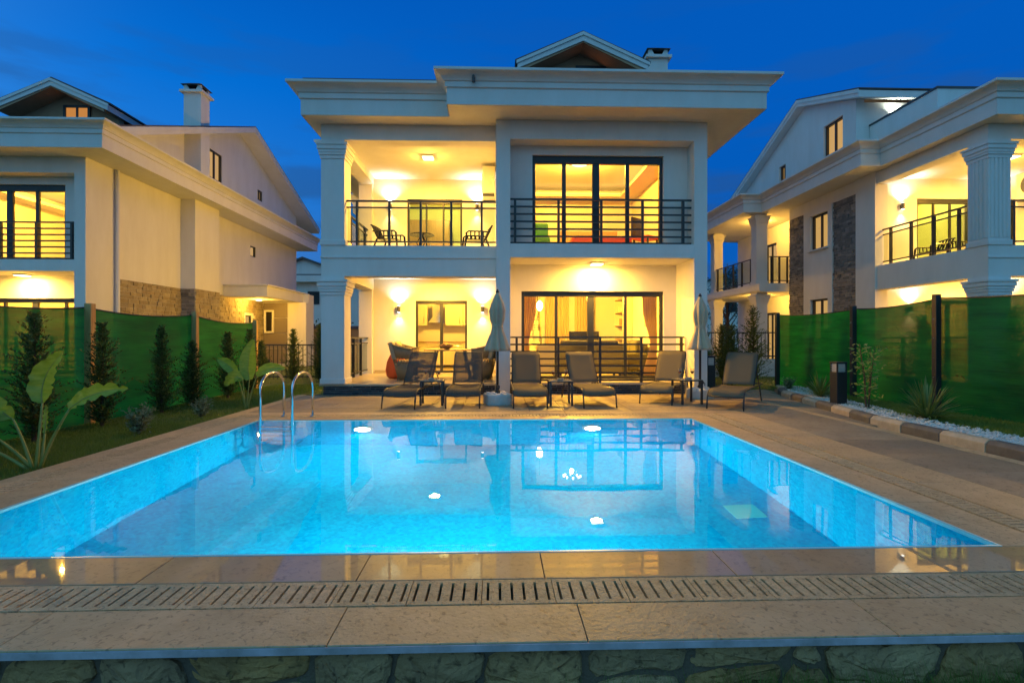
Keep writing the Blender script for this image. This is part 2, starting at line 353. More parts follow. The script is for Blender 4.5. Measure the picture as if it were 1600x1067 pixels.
# ================================================================== POOL
PX0, PX1, PY0, PY1, PD = -3.66, 3.08, 3.09, 8.1, 1.32
pool = thing('swimming_pool', 'glowing blue rectangular swimming pool sunk in the stone deck', 'pool', ((PX0+PX1)/2, (PY0+PY1)/2, 0))
po = ((PX0+PX1)/2, (PY0+PY1)/2, 0)
b = MB()
b.quad((PX0,PY0,-PD),(PX1,PY0,-PD),(PX1,PY1,-PD),(PX0,PY1,-PD)); b.build('pool_floor', X['mosaic'], pool, po)
for q in (((PX0,PY1,-PD),(PX1,PY1,-PD),(PX1,PY1,-.061),(PX0,PY1,-.061)), ((PX0,PY0,-PD),(PX0,PY1,-PD),(PX0,PY1,-.061),(PX0,PY0,-.061)),
          ((PX1,PY1,-PD),(PX1,PY0,-PD),(PX1,PY0,-.061),(PX1,PY1,-.061)), ((PX1,PY0,-PD),(PX0,PY0,-PD),(PX0,PY0,-.061),(PX1,PY0,-.061))):
    MB().quad(*q).build('pool_wall', X['mosaic'], pool, po)
e = .015
MB().box(PX0-e,PX0,PY0-e,PY1+e,-.06,.002).build('edge_tile', X['edge'], pool, po)
MB().box(PX1,PX1+e,PY0-e,PY1+e,-.06,.002).build('edge_tile', X['edge'], pool, po)
MB().box(PX0,PX1,PY1,PY1+e,-.06,.002).build('edge_tile', X['edge'], pool, po)
MB().box(PX0,PX1,PY0-e,PY0,-.06,.002).build('edge_tile', X['edge'], pool, po)
# floor drain
MB().box(2.45,2.77,5.2,5.52,-PD,-PD+.012).build('floor_drain', mat('drain_cover',(.06,.62,.62),.6), pool, po)
for (x, y, rx) in ((-2.05, PY1-.012, -90), (1.5, PY1-.012, -90), (-1.0, PY0+.012, 90), (.4, PY0+.012, 90)):
    sgn = -1 if rx < 0 else 1
    M = Matrix.Translation((x, y, -.52)) @ Matrix.Rotation(R(rx*-1), 4, 'X')
    ring = MB(Matrix.Translation((x,y,-.52)) @ Matrix.Rotation(R(90 if sgn < 0 else -90),4,'X')).lathe([(.15,-.01),(.15,.03),(.12,.045),(.12,.01)], n=20).build('pool_light', X['plastic_w'], pool, po)
    MB(Matrix.Translation((x,y,-.52)) @ Matrix.Rotation(R(90 if sgn < 0 else -90),4,'X')).lathe([(.118,.012),(.118,.03),(.06,.05)], n=20).build('lens', X['e_pool'], ring)
    for ob in ring.children:
        ob.location = (0,0,0); me = ob.data; me.transform(Matrix.Translation((-po[0],-po[1],-po[2])))
    lamp(ring, (x-po[0], y+sgn*.09-po[1], -.52), P_POOL*(.72 if sgn < 0 else 1.0), (.62,.95,1), .11, 'AREA', (R(68*sgn),0,0))
tag(MB().quad((PX0,PY0,-.006),(PX1,PY0,-.006),(PX1,PY1,-.006),(PX0,PY1,-.006)).build('water', X['water']), kind='structure')

# ladder
ld = thing('pool_ladder', 'bent steel pool ladder at the far left corner of the pool', 'ladder', (-3.2,8.1,0))
lo = (-3.2,8.1,0)
for x in (-3.43,-2.97):
    path = [(x,8.5,-.01),(x,8.5,.45)]
    for k in range(0,13): g = math.pi*k/12; path.append((x, 8.06+.42*math.cos(g)*1.0+.01, .50+.24*math.sin(g)))
    path += [(x,7.66,.35),(x,7.66,-.9),(x,7.70,-1.05),(x,7.80,-1.12),(x,8.06,-1.10)]
    MB().tube(path, .021, 10).build('handrail', X['chrome'], ld, lo, smooth=True)
    MB().lathe([(.05,0),(.05,.008),(.028,.02)], (x,8.5,0), 14).build('flange', X['chrome'], ld, lo)
for z in (-.1,-.35,-.6,-.85): MB().box(-3.43,-2.97,7.62,7.70,z-.012,z+.012).build('step', X['chrome'], ld, lo, bevel=.004)

# ================================================================== DECK
deck = thing('pool_deck', None, None); deck['kind'] = 'structure'
DX0, DX1, DY0, DY1 = -4.42, 5.42, 2.165, 11.72
db = MB()
db.box(DX0+.03,PX0-e-.002,DY0+.1,DY1,-.30,-.045); db.box(PX1+e+.002,6.6,DY0+.1,DY1,-.30,-.045); db.box(PX0-e-.002,PX1+e+.002,DY0+.1,PY0-e-.002,-.30,-.045); db.box(PX0-e-.002,PX1+e+.002,PY1+e+.002,DY1,-.30,-.045)
db.box(5.4,6.9,DY1,12.9,-.30,-.045)
db.build('deck_bed', X['joint'], deck)
def slab(x0,x1,y0,y1,mt,g=.002,z0=-.043,dz=0,name='slab',bev=.003):
    cx, cyy = (x0+x1)/2, (y0+y1)/2
    b = MB(); b.box(x0+g-cx,x1-g-cx,y0+g-cyy,y1-g-cyy,z0,dz)
    o = b.build(name, X[mt], deck, bevel=bev); o.location = (cx,cyy,0); return o
def cuts(a0,a1,step,jit=0):
    n = max(1, round((a1-a0)/step)); r = [a0+(a1-a0)*i/n for i in range(n+1)]
    return [v + (random.uniform(-jit,jit) if 0 < i < n else 0) for i, v in enumerate(r)]
def row_x(x0,x1,y0,y1,step,mt,jit=.05,name='slab',z=None,z0=-.043):
    c = cuts(x0,x1,step,jit)
    for a,bb in zip(c,c[1:]): slab(a,bb,y0,y1,mt,name=name,dz=random.uniform(-.0012,.0012) if z is None else z+random.uniform(-.0006,.0006),z0=z0)
def row_y(x0,x1,y0,y1,step,mt,jit=.05,name='slab',z=None):
    c = cuts(y0,y1,step,jit)
    for a,bb in zip(c,c[1:]): slab(x0,x1,a,bb,mt,name=name,dz=random.uniform(-.0012,.0012) if z is None else z+random.uniform(-.0006,.0006))
# near side
row_x(DX0,5.4,DY0,2.475,1.25,'trav',.12,'coping_slab',z0=-.036)
row_x(PX0-.37,PX1+.37,2.74,PY0-e,1.0,'wet',.1,'rim_slab',z=-.001)
# sides and far
row_y(PX0-.37,PX0-e,PY0-e,PY1+e,.9,'trav',.05,'rim_slab',z=-.001)
row_y(PX1+e,PX1+.37,PY0-e,PY1+e,.9,'trav',.05,'rim_slab',z=-.001)
row_x(PX0-.37,PX1+.37,PY1+e,8.42,.95,'trav',.05,'rim_slab',z=-.001)
row_y(DX0,PX0-.37-.2,2.475,DY1,1.1,'trav',.1,'coping_slab')
row_y(PX1+.62,4.2,2.475,8.66,1.1,'trav',.1,'coping_slab')
row_x(PX0-.57,4.2,8.66,8.95,.8,'trav',.05,'coping_slab')
# back paving
ys = cuts(8.95,DY1-.06,.56); 
for i,(a,bb) in enumerate(zip(ys,ys[1:])): row_x(PX0-.57,4.2,a,bb,.62,'paver',.0,'paving_stone')
ys = cuts(2.475,DY1,.78)
for a,bb in zip(ys,ys[1:]): row_x(4.2,5.28,a,bb,1.08,'paver',.0,'paving_stone')
row_y(5.28,5.42,2.2,DY1,1.2,'trav',.1,'border_strip')
# pavers up to the kerb
ys = cuts(7.4,12.6,.65)
for a,bb in zip(ys,ys[1:]):
    x1 = min(kerbx(a),kerbx(bb)); 
    if a < DY1-.1:
        if x1 > 5.5: slab(5.42,x1+.1,a,bb,'paver',name='paving_stone',dz=-.006)
    else: row_x(4.75,x1+.05,a,bb,.62,'paver',0,'paving_stone')
# drain grates: slotted stone segments over a dark channel
def grate(L_, n, W_=.19, skew=0):
    b = MB(); r = .032; h = L_/2
    b.box(-h+.002,h-.002,-W_/2,-W_/2+r,-.03,-.0005); b.box(-h+.002,h-.002,W_/2-r,W_/2,-.03,-.0005)
    st = L_/n; sw = .0135
    for i in range(n+1):
        x0 = -h+.002 if i == 0 else -h+st*(i-.5)+sw/2
        x1 = h-.002 if i == n else -h+st*(i+.5)-sw/2
        b.box(x0,x1,-W_/2+r,W_/2-r,-.03,-.0005)
    return b
GW = .25
g_near = grate(.36,6,GW-.004).build('drain_grate', X['grate'], deck)
g_side = grate(.50,9,.2-.004).build('drain_grate', X['grate'], deck)
first = {'n':True,'s':True}
def put(proto, key, loc, rz):
    o = proto if first[key] else proto.copy()
    if not first[key]: C.objects.link(o); o.parent = deck
    first[key] = False
    o.location = loc; o.rotation_euler = (0,0,rz); o.location.z += random.uniform(-.0015,.0005)
xs = np.arange(PX0-.37+.18, PX1+.62, .36)
for x in xs: put(g_near,'n',(x,2.475+.1325,0),0)
for y in np.arange(2.74+.25, 8.6, .5):
    put(g_side,'s',(PX0-.47,y,0),R(90)); put(g_side,'s',(PX1+.495,y,0),R(90))
for x in np.arange(PX0-.37+.25, PX1+.5, .5): put(g_side,'s',(x,8.54,0),0)

MB().box(DX0,5.4,2.158,2.1645,-.034,-.006).build('edge_profile', X['lip'], deck)
# retaining wall of rough stones under the lip
rw = thing('retaining_wall', 'rough field stone wall under the near edge of the pool deck', 'wall', (0,2.3,-.3))
MB().box(-9,9,2.228,2.4,-.32,-.045).build('mortar_bed', X['mortar'], rw, (0,2.3,-.3))
random.seed(11)
def field_stone(c):
    n = len(c); cx = sum(p[0] for p in c)/n; cz = sum(p[1] for p in c)/n; q = []
    for i in range(n):      # cut the corners so each stone is rounded and uneven
        (ax,az),(bx,bz),(dx_,dz_) = c[i-1], c[i], c[(i+1)%n]
        for (ex,ez),f in (((ax,az),.27),((ax,az),.08),((dx_,dz_),.08),((dx_,dz_),.27)):
            r_ = 1 if f > .1 else .93
            q.append(((bx+(ex-bx)*f-cx)*r_+cx+random.uniform(-.004,.004), (bz+(ez-bz)*f-cz)*r_+cz+random.uniform(-.004,.004)))
    m = len(q); vs = []; t = random.uniform(-.012,.012); ti = random.uniform(-.05,.05)
    for s_,yy in ((1.0,.03),(1.0,-.010+t),(.96,-.022+t),(.84,-.030+t),(.62,-.034+t),(.36,-.036+t)):
        vs += [((px-cx)*s_, yy+ti*(px-cx)*(yy<0)+random.uniform(-.007,.007), (pz-cz)*s_+random.uniform(-.004,.004)) for px,pz in q]
    fs = [(k*m+i,k*m+(i+1)%m,(k+1)*m+(i+1)%m,(k+1)*m+i) for k in range(5) for i in range(m)]+[tuple(range(5*m,6*m))]
    o = MB().add(vs,fs).build('stone', X['stone'], rw, smooth=False); o.location = (cx, 2.235-2.3, cz+.3)
def shrink(c,g):
    cx = sum(p[0] for p in c)/len(c); cz = sum(p[1] for p in c)/len(c)
    return [(p[0]-g*(1 if p[0] > cx else -1), p[1]-g*(1 if p[1] > cz else -1)) for p in c]
x = -3.7; ztop, zbot = -.048, -.33; lean = .03
while x < 3.9:
    wd = random.choice((.20,.26,.31,.36,.42,.47))*random.uniform(.9,1.1); nl = random.uniform(-.075,.075); g = random.uniform(.008,.018)
    A,Bq,Cq,Dq = (x-lean,zbot),(x+wd-nl,zbot),(x+wd+nl,ztop),(x+lean,ztop)
    if random.random() < .5:
        f = random.uniform(.35,.7); f2 = f+random.uniform(-.15,.15)
        E1 = (A[0]+(Dq[0]-A[0])*f, zbot+(ztop-zbot)*f); E2 = (Bq[0]+(Cq[0]-Bq[0])*f2, zbot+(ztop-zbot)*f2); mid = ((E1[0]+E2[0])/2, (E1[1]+E2[1])/2+random.uniform(-.025,.025))
        field_stone(shrink([E1,mid,E2,Cq,Dq],g)); field_stone(shrink([A,Bq,E2,mid,E1],g))
    else:
        field_stone(shrink([A,((A[0]+Bq[0])/2,zbot-.02),Bq,((Bq[0]+Cq[0])/2+random.uniform(-.02,.02),(ztop+zbot)/2),Cq,((Cq[0]+Dq[0])/2,ztop+.008),Dq,((A[0]+Dq[0])/2+random.uniform(-.02,.02),(ztop+zbot)/2)],g))
    x += wd; lean = nl

# kerb, alternating pale and grey blocks
kb = thing('kerb', 'low kerb of alternating pale and grey blocks beside the gravel', 'kerb', (5.6,7,0))
y = 2.6; i = 0
while y < 12.5:
    y1 = y+.62; xa, xb = kerbx(y)+.02, kerbx(y1)+.02; g = .006
    d = Vector((xb-xa, y1-y, 0)); Ln = d.length; ang = math.atan2(d.y, d.x)
    o = MB().prism([(-.075,-.05),(.075,-.05),(.075,.115),(-.03,.115),(-.075,.075)],'x',-Ln/2+g,Ln/2-g)
    # local: x along, prism yz profile, -y must face the pool (left of travel)
    o.v = [(p[0], -p[1], p[2]) for p in o.v]; o.f = [tuple(reversed(f)) for f in o.f]
    ob = o.build('kerb_stone', X['kerb_l' if i%2 else 'kerb_d'], kb, bevel=.006); ob.location = ((xa+xb)/2+.08-5.6, (y+y1)/2-7, 0); ob.rotation_euler = (0,0,ang)
    y = y1; i += 1
# gravel bed
rng = np.random.default_rng(5); V=[]; Fc=[]
oc = np.array([(1,0,0),(0,1,0),(-1,0,0),(0,-1,0),(0,0,1),(0,0,-1)],float); of = [(0,1,4),(1,2,4),(2,3,4),(3,0,4),(1,0,5),(2,1,5),(3,2,5),(0,3,5)]
for k in range(6500):
    y = rng.uniform(2.7,12.4); x = kerbx(y)+.15+rng.beta(1,1.25)*.6; s = rng.uniform(.012,.026)
    p = oc*rng.uniform(.65,1.2,(6,1))*s*np.array([1.25,1,.75]); a = rng.uniform(0,6.28); q = p.copy(); q[:,0] = p[:,0]*math.cos(a)-p[:,1]*math.sin(a); q[:,1] = p[:,0]*math.sin(a)+p[:,1]*math.cos(a)
    bi = len(V)*6; V.append(q+np.array([x,y,.088+rng.uniform(-.01,.016)])); Fc += [tuple(j+bi for j in f) for f in of]
m_ = MB(); m_.v = [tuple(p) for q in V for p in q]; m_.f = Fc
tag(m_.build('gravel', X['pebble']), 'white pebble gravel strip behind the kerb', 'gravel', kind='stuff')
gb = MB()
yy = [2.6,5,7.4,9.6,11.2,12.5]
for a,bb in zip(yy,yy[1:]): gb.quad((kerbx(a)+.12,a,.078),(kerbx(a)+.66,a,.078),(kerbx(bb)+.66,bb,.078),(kerbx(bb)+.12,bb,.078))
tag(gb.build('gravel_bed', X['pebble']), kind='structure')

# ================================================================== VILLAS (one design, three houses)
VO = (0, 11.6, 0)
def wall_boxes(mb, axis, a0, a1, d0, d1, z0, z1, holes=()):
    """wall along axis ('x' or 'y'), thickness d0..d1, rectangular openings (a0,a1,z0,z1)"""
    xs = sorted({a0,a1,*[h[0] for h in holes],*[h[1] for h in holes]})
    def put(p,q,zl,zh):
        if axis == 'x': mb.box(p,q,d0,d1,zl,zh)
        else: mb.box(d0,d1,p,q,zl,zh)
    for p,q in zip(xs,xs[1:]):
        hs = sorted([(h[2],h[3]) for h in holes if h[0] <= p+1e-6 and h[1] >= q-1e-6]); z = z0
        for (l,h) in hs:
            if l > z+1e-6: put(p,q,z,l)
            z = h
        if z < z1-1e-6: put(p,q,z,z1)
def offs(path, d, closed=False):
    P = [Vector(p) for p in path]; n = len(P); out = []
    for i in range(n):
        ns = []
        for j in ((i-1,i),(i,i+1)):
            a, b_ = j
            if closed: a %= n; b_ %= n
            elif a < 0 or b_ >= n: continue
            t = (P[b_]-P[a]).normalized(); ns.append(Vector((t.y,-t.x)))
        if len(ns) == 2 and (ns[0]-ns[1]).length > .01: v = ns[0]+ns[1]
        else: v = ns[0]
        out.append(P[i]+v*d)
    return out
def sweep(path, prof):
    mb = MB(); n = len(path)
    for d, z in prof:
        for p in offs(path, d): mb.v.append((p.x,p.y,z))
    m = len(prof)
    mb.f = [(i*n+k, i*n+k+1, (i+1)*n+k+1, (i+1)*n+k) for i in range(m-1) for k in range(n-1)]
    mb.f += [tuple(i*n for i in range(m)), tuple(i*n+n-1 for i in reversed(range(m)))]
    return mb
def axm(axis, d):   # local (along, depth, z) -> world
    if axis == 'x': return Matrix.Translation((0,d,0))
    return Matrix(((0,1,0,d),(1,0,0,0),(0,0,1,0),(0,0,0,1)))
def window(root, axis, d, a0, a1, z0, z1, panes, fr=.065, top=.07, name='window', glass='glass', fm='dark', depth=.09, handle=False, sgn=1):
    """panes: list of (u0,u1) fractions"""
    M = axm(axis, d); w_ = a1-a0
    b = MB(M); b.box(a0,a0+fr,0,depth,z0,z1); b.box(a1-fr,a1,0,depth,z0,z1); b.box(a0+fr,a1-fr,0,depth,z1-top,z1); b.box(a0+fr,a1-fr,0,depth,z0,z0+fr)
    edges = []
    for (p,q),(r_,s_) in zip(panes,panes[1:]): b.box(a0+q*w_,a0+r_*w_,.012,depth-.012,z0+fr,z1-top)
    wi = b.build(name, X[fm], root, VO, bevel=.006)
    for p,q in panes:
        x0, x1 = max(a0+p*w_, a0+fr), min(a0+q*w_, a1-fr)
        MB(M).quad((x0,.045,z0+fr),(x1,.045,z0+fr),(x1,.045,z1-top),(x0,.045,z1-top)).build('pane', X[glass], wi, VO)
    if handle:
        hx = a0+panes[len(panes)//2][0]*w_-.03
        MB(M).box(hx-.11,hx,-.05,-.03,z0+1.02,z0+1.04).build('handle', X['dark'], wi, VO)
    return wi
def bar_rail(root, x0, x1, y, zs, posts, zb):
    rl = MB().box(x0,x1,y-.025,y+.025,zs[0]-.018,zs[0]+.018).build('railing', X['dark'], root, VO)
    for z in zs[1:]: MB().box(x0,x1,y-.012,y+.012,z-.019,z+.019).build('rail', X['dark'], rl, VO)
    for p in posts: MB().box(p-.026,p+.026,y-.032,y+.032,zb,zs[0]-.018).build('post', X['dark'], rl, VO)
    return rl
def glass_rail(root, p0, p1, zb, h, posts, two=True):
    """horizontal glass railing between two plan points; posts = fractions"""
    a, b_ = Vector((*p0,0)), Vector((*p1,0)); t = (b_-a); Ln = t.length; ang = math.atan2(t.y,t.x)
    M = Matrix.Translation(a) @ Matrix.Rotation(ang,4,'Z')
    rl = MB(M).box(0,Ln,-.028,.028,zb+h-.018,zb+h+.018).build('railing', X['dark'], root, VO)
    if two: MB(M).box(0,Ln,-.014,.014,zb+h-.16,zb+h-.128).build('rail', X['dark'], rl, VO)
    MB(M).box(0,Ln,-.014,.014,zb+.10,zb+.132).build('rail', X['dark'], rl, VO)
    for f in posts: MB(M).box(f*Ln-.024,f*Ln+.024,-.034,.034,zb,zb+h-.018).build('post', X['dark'], rl, VO)
    zt = zb+h-.165 if two else zb+h-.04
    MB(M).quad((.02,0,zb+.135),(Ln-.02,0,zb+.135),(Ln-.02,0,zt),(.02,0,zt)).build('glass_panel', X['railglass'], rl, VO)
    return rl
def column(root, x0, x1, y0, y1, z0, z1, flute=True, base=.12):
    b = MB(); b.box(x0,x1,y0,y1,z0,z1)
    o = b.build('column', X['trim'], root, VO)
    f = MB(); n = 5; zt = z1-.42
    if flute:
        wx = (x1-x0)/(n*2+1); wy = (y1-y0)/(n*2+1)
        for i in range(n):
            xa = x0+wx*(2*i+1); ya = y0+wy*(2*i+1)
            f.box(xa,xa+wx,y0-.018,y0-.001,z0+base+.05,zt); f.box(xa,xa+wx,y1+.001,y1+.018,z0+base+.05,zt)
            f.box(x0-.018,x0-.001,ya,ya+wy,z0+base+.05,zt); f.box(x1+.001,x1+.018,ya,ya+wy,z0+base+.05,zt)
        f.build('flute', X['trim'], o, VO)
    cp = MB()
    for (zz,hh,ov) in ((z1-.42,.07,.02),(z1-.345,.05,.04),(z1-.29,.06,.05),(z1-.225,.09,.07),(z1-.13,.05,.09)):
        cp.box(x0-ov,x1+ov,y0-ov,y1+ov,zz,zz+hh)
    cp.build('capital', X['trim'], o, VO)
    MB().box(x0-.025,x1+.025,y0-.025,y1+.025,z0,z0+base).build('base', X['trim'], o, VO, bevel=.01)
    return o
def ledge(root, axis, d, a0, a1, z0, z1, rh, lmin, lmax, mt, sgn=-1, name='stone_panel', skip=()):
    """courses of split stone laid on a face; sgn = outward sign along the depth axis"""
    b = MB(); z = z0
    while z < z1-.01:
        h = min(rh*random.uniform(.75,1.25), z1-z); a = a0
        while a < a1-.01:
            l = min(random.uniform(lmin,lmax), a1-a); 
            if a1-a-l < lmin*.5: l = a1-a
            t = random.uniform(.012,.042)
            if not any(a+l > s[0] and a < s[1] and z+h > s[2] and z < s[3] for s in skip):
                d0, d1 = (d-t, d-.001) if sgn < 0 else (d+.001, d+t)
                if axis == 'x': b.box(a+.004,a+l-.004,d0,d1,z+.004,z+h-.004)
                else: b.box(d0,d1,a+.004,a+l-.004,z+.004,z+h-.004)
            a += l
        z += h
    return tag(b.build(name, X[mt], root, VO), kind='stuff')
def tiles_on(root, xa, xb, ya, za, yb, zb, th):
    """rows of half-round roof tiles running down the slope from (yb,zb) to (ya,za)"""
    b = MB(); n = int((xb-xa)/.24); sl = Vector((0,yb-ya,zb-za)); nm = Vector((0,-(zb-za),(yb-ya))).normalized()
    if nm.z < 0: nm = -nm
    for i in range(n+1):
        x = xa+(xb-xa)*i/n
        p0 = Vector((x,ya,za))+nm*(th+.01); p1 = Vector((x,yb,zb))+nm*(th+.01)
        for k in range(12):
            q0 = p0+(p1-p0)*(k/12); q1 = p0+(p1-p0)*((k+1.04)/12)
            b.tube([q0+nm*.015,q1],[.085,.07],6,caps=True)
    return tag(b.build('roof_tile', X['rooftile'], root, VO), kind='stuff')

def gable_roof(root, xg0, xg1, prm, wall_x, tl=True, fill=((),())):
    Yf,zf,Yr,zr,Yb,zb = prm; th = .2
    poly = [(Yf,zf),(Yr,zr),(Yb,zb),(Yb,zb-th),(Yr,zr-th),(Yf,zf-th)]
    rf = MB().prism(poly,'x',xg0,xg1).build('roof', X['trim'], root, VO)
    # moulded barge boards, proud of the gable ends
    for xx in (xg0-.03, xg1+.002):
        p2 = [(Yf-.02,zf+.02),(Yr,zr+.02),(Yb+.02,zb+.02),(Yb+.02,zb-.09),(Yr,zr-.09),(Yf-.02,zf-.09)]
        MB().prism(p2,'x',xx,xx+.028).build('barge_board', X['trim'], rf, VO)
    # dark tile edge on top
    t2 = [(Yf-.03,zf+.022),(Yr,zr+.022),(Yb+.03,zb+.022),(Yb+.03,zb+.06),(Yr,zr+.06),(Yf-.03,zf+.06)]
    MB().prism(t2,'x',xg0-.02,xg1+.02).build('roof_covering', X['rooftile'], rf, VO)
    for wx0,wx1,y0,y1,holes in wall_x:
        def top(y): return (zf+(zr-zf)*(y-Yf)/(Yr-Yf) if y <= Yr else zr+(zb-zr)*(y-Yr)/(Yb-Yr))-th-.01
        # build the gable wall in vertical strips so openings stay open
        ysx = sorted({y0,y1,Yr,*[h[0] for h in holes],*[h[1] for h in holes]}); b = MB()
        for p,q in zip(ysx,ysx[1:]):
            hs = [h for h in holes if h[0] <= p+1e-6 and h[1] >= q-1e-6]
            if hs:
                b.prism([(p,6.1),(q,6.1),(q,hs[0][2]),(p,hs[0][2])],'x',wx0,wx1); b.prism([(p,hs[0][3]),(q,hs[0][3]),(q,top(q)),(p,top(p))],'x',wx0,wx1)
            else: b.prism([(p,6.1),(q,6.1),(q,top(q)),(p,top(p))],'x',wx0,wx1)
        b.build('gable_wall', X['stucco'], root, VO)
    return rf

def room(root, x0,x1,y0,y1,z0,z1, wm='cream', floor='tile', front_open=True):
    b = MB(); t = .1
    b.box(x0-t,x0,y0,y1,z0,z1); b.box(x1,x1+t,y0,y1,z0,z1); b.box(x0-t,x1+t,y1,y1+t,z0,z1); b.box(x0-t,x1+t,y0,y1+t,z1,z1+.02)
    b.build('interior_wall', X[wm], root, VO)
    MB().box(x0-t,x1+t,y0,y1+t,z0-.02,z0).build('interior_floor', X[floor], root, VO)

def villa(label, dx, dy, flute=False, left=True, right=True, dormer=2.1, roofp=(11.35,6.82,19.35,10.05,27.2,7.4), attic=False):
    root = thing('villa', label, 'house', (dx, 11.6+dy, 0), 0, 'white villas round the pool')
    def B(): return MB()
    W = lambda mb, name, m='stucco', **k: mb.build(name, X[m], root, VO, **k)
    # ---- ground slab and plinth
    W(B().box(-3.85,4.6,11.9,25.5,-.3,.2), 'foundation')
    W(B().box(-3.80,-.01,11.66,15.1,.0,.205), 'terrace_base')
    W(B().box(-3.92,-.004,11.61,15.1,.206,.25), 'terrace_floor', 'tile')
    W(B().box(.32,4.34,11.78,12.4,-.05,.205), 'terrace_base'); W(B().box(.32,4.34,11.74,12.4,.206,.25), 'terrace_floor', 'tile')
    ledge(root,'x',11.66,-3.84,-.02,0,.2,.05,.10,.3,'plinth',-1,'plinth'); ledge(root,'x',11.78,.32,4.33,0,.2,.05,.10,.3,'plinth',-1,'plinth')
    # ---- left terrace
    column(root,-3.87,-3.36,11.6,12.1,.25,2.64,flute); column(root,-3.87,-3.36,11.6,12.1,3.32,5.66,flute)
    W(B().box(-3.87,-.002,11.6,11.96,2.64,3.32), 'floor_beam'); W(B().box(-3.885,-.002,11.575,11.598,3.04,3.075), 'floor_moulding','trim')
    W(B().box(-3.87,-3.5,11.962,14.948,2.64,3.32), 'floor_beam')
    W(B().box(-3.498,-.002,11.962,15.098,2.97,3.318), 'terrace_slab')
    W(B().box(-3.87,-.002,11.6,11.96,5.66,5.998), 'roof_beam'); W(B().box(-3.87,-3.5,11.962,14.948,5.66,5.998), 'roof_beam')
    W(B().box(-3.498,-.002,11.962,15.098,5.86,5.998), 'terrace_ceiling')
    W(B().box(-3.92,-3.55,14.95,15.75,-.05,5.996), 'side_pier')
    wb = B(); wall_boxes(wb,'x',-3.548,-.002,15.1,15.35,.2,5.98,[(-2.33,-.84,.252,2.35),(-2.57,-.98,3.322,5.29)]); W(wb,'back_wall')
    W(B().box(-3.5,-2.36,15.08,15.098,.25,.34), 'skirting', 'tile'); W(B().box(-.81,-.01,15.08,15.098,.25,.34), 'skirting', 'tile')
    window(root,'x',15.14,-2.33,-.84,.26,2.35,[(.045,.47),(.53,.955)],.06,.09,'sliding_door')
    window(root,'x',15.14,-2.57,-.98,3.33,5.29,[(.045,.33),(.36,.64),(.67,.955)],.06,.13,'sliding_door')
    glass_rail(root,(-3.36,11.78),(-.005,11.78),3.32,1.03,[.07,.285,.495,.70,.905])
    glass_rail(root,(-3.68,12.1),(-3.68,14.95),3.32,1.03,[.15,.4,.65,.9]); glass_rail(root,(-3.68,12.1),(-3.68,14.95),.25,1.02,[.25,.5,.75])
    # ---- right block: a frame round recessed balconies
    W(B().box(0,.31,11.25,12.398,-.05,5.998), 'pillar'); W(B().box(4.35,4.64,11.25,12.398,-.05,5.998), 'pillar')
    W(B().box(.312,4.348,11.25,12.398,3.02,3.32), 'floor_beam'); W(B().box(.312,4.348,11.25,11.648,5.59,5.998), 'roof_beam')
    wb = B(); wall_boxes(wb,'x',.312,4.348,11.65,11.9,3.322,5.996,[(.82,3.8,3.36,5.39)]); W(wb,'front_wall')
    wb = B(); wall_boxes(wb,'x',.002,4.638,12.4,12.65,.0,3.018,[(.61,4.05,.27,2.39)]); W(wb,'front_wall')
    W(B().box(0.002,.25,12.652,15.098,-.05,5.99), 'inner_wall')
    window(root,'x',11.72,.82,3.8,3.37,5.39,[(.035,.228),(.258,.46),(.515,.715),(.745,.945)],.075,.17,'window',handle=True)
    window(root,'x',12.47,.61,4.05,.28,2.39,[(.03,.235),(.255,.465),(.512,.725),(.745,.955)],.075,.12,'window',handle=True)
    zs = [4.325-.163*i for i in range(7)]; zs[-1] = 3.365
    bar_rail(root,.312,4.348,11.42,zs,[.42,1.38,2.33,3.25,4.16],3.322)
    zs = [1.285-.163*i for i in range(7)]
    bar_rail(root,.20,4.33,11.80,zs,[.47,1.42,2.38,3.33,4.26],.25)
    # ---- sides
    hl = [(17.05,18.0,4.25,5.42),(17.05,18.0,1.2,2.57)] 
    hr = [(20.35,20.9,4.85,5.32),(19.9,20.5,1.75,2.25)]
    wb = B(); wall_boxes(wb,'y',15.262,19.35,-3.87,-3.62,-.05,5.996,hl); wall_boxes(wb,'y',19.352,25.5,-2.9,-2.65,-.05,5.996,[(22.0,22.9,3.34,5.3),(22.0,22.9,.26,2.35)])
    wb.box(-3.618,-2.9,19.1,19.35,-.05,5.996); W(wb,'side_wall')
    wb = B(); wall_boxes(wb,'y',12.4,25.6,4.39,4.638,3.02,5.996,[hr[0]]); wall_boxes(wb,'y',12.652,25.6,4.39,4.638,-.05,3.018,[hr[1]]); W(wb,'side_wall')
    W(B().box(-2.6,4.38,25.35,25.6,-.05,5.99), 'rear_wall')
    if left:
        ledge(root,'y',-3.87,15.76,16.82,.05,5.6,.085,.09,.26,'ledge',-1); ledge(root,'y',-3.87,18.38,19.32,.05,5.6,.085,.09,.26,'ledge',-1)
        st_ = B(); wall_boxes(st_,'y',16.83,18.37,-3.93,-3.872,.0,5.6,hl); W(st_,'wall_strip')
        for (a0,a1,z0,z1) in hl:
            window(root,'y',-3.84,a0,a1,z0,z1,[(.06,.48),(.54,.94)],.05,.06)
            W(B().box(-4.0,-3.932,a0-.06,a1+.06,z0-.05,z0-.003),'sill','trim')
            W(B().quad((-3.73,a0,z0),(-3.73,a1,z0),(-3.73,a1,z1),(-3.73,a0,z1)),'lit_blind','e_win')
        # rear corner balcony on two columns
        W(B().box(-4.85,-2.902,19.6,25.4,3.0,3.32),'balcony_slab'); W(B().box(-4.9,-4.852,19.55,25.4,3.05,3.27),'floor_moulding','trim')
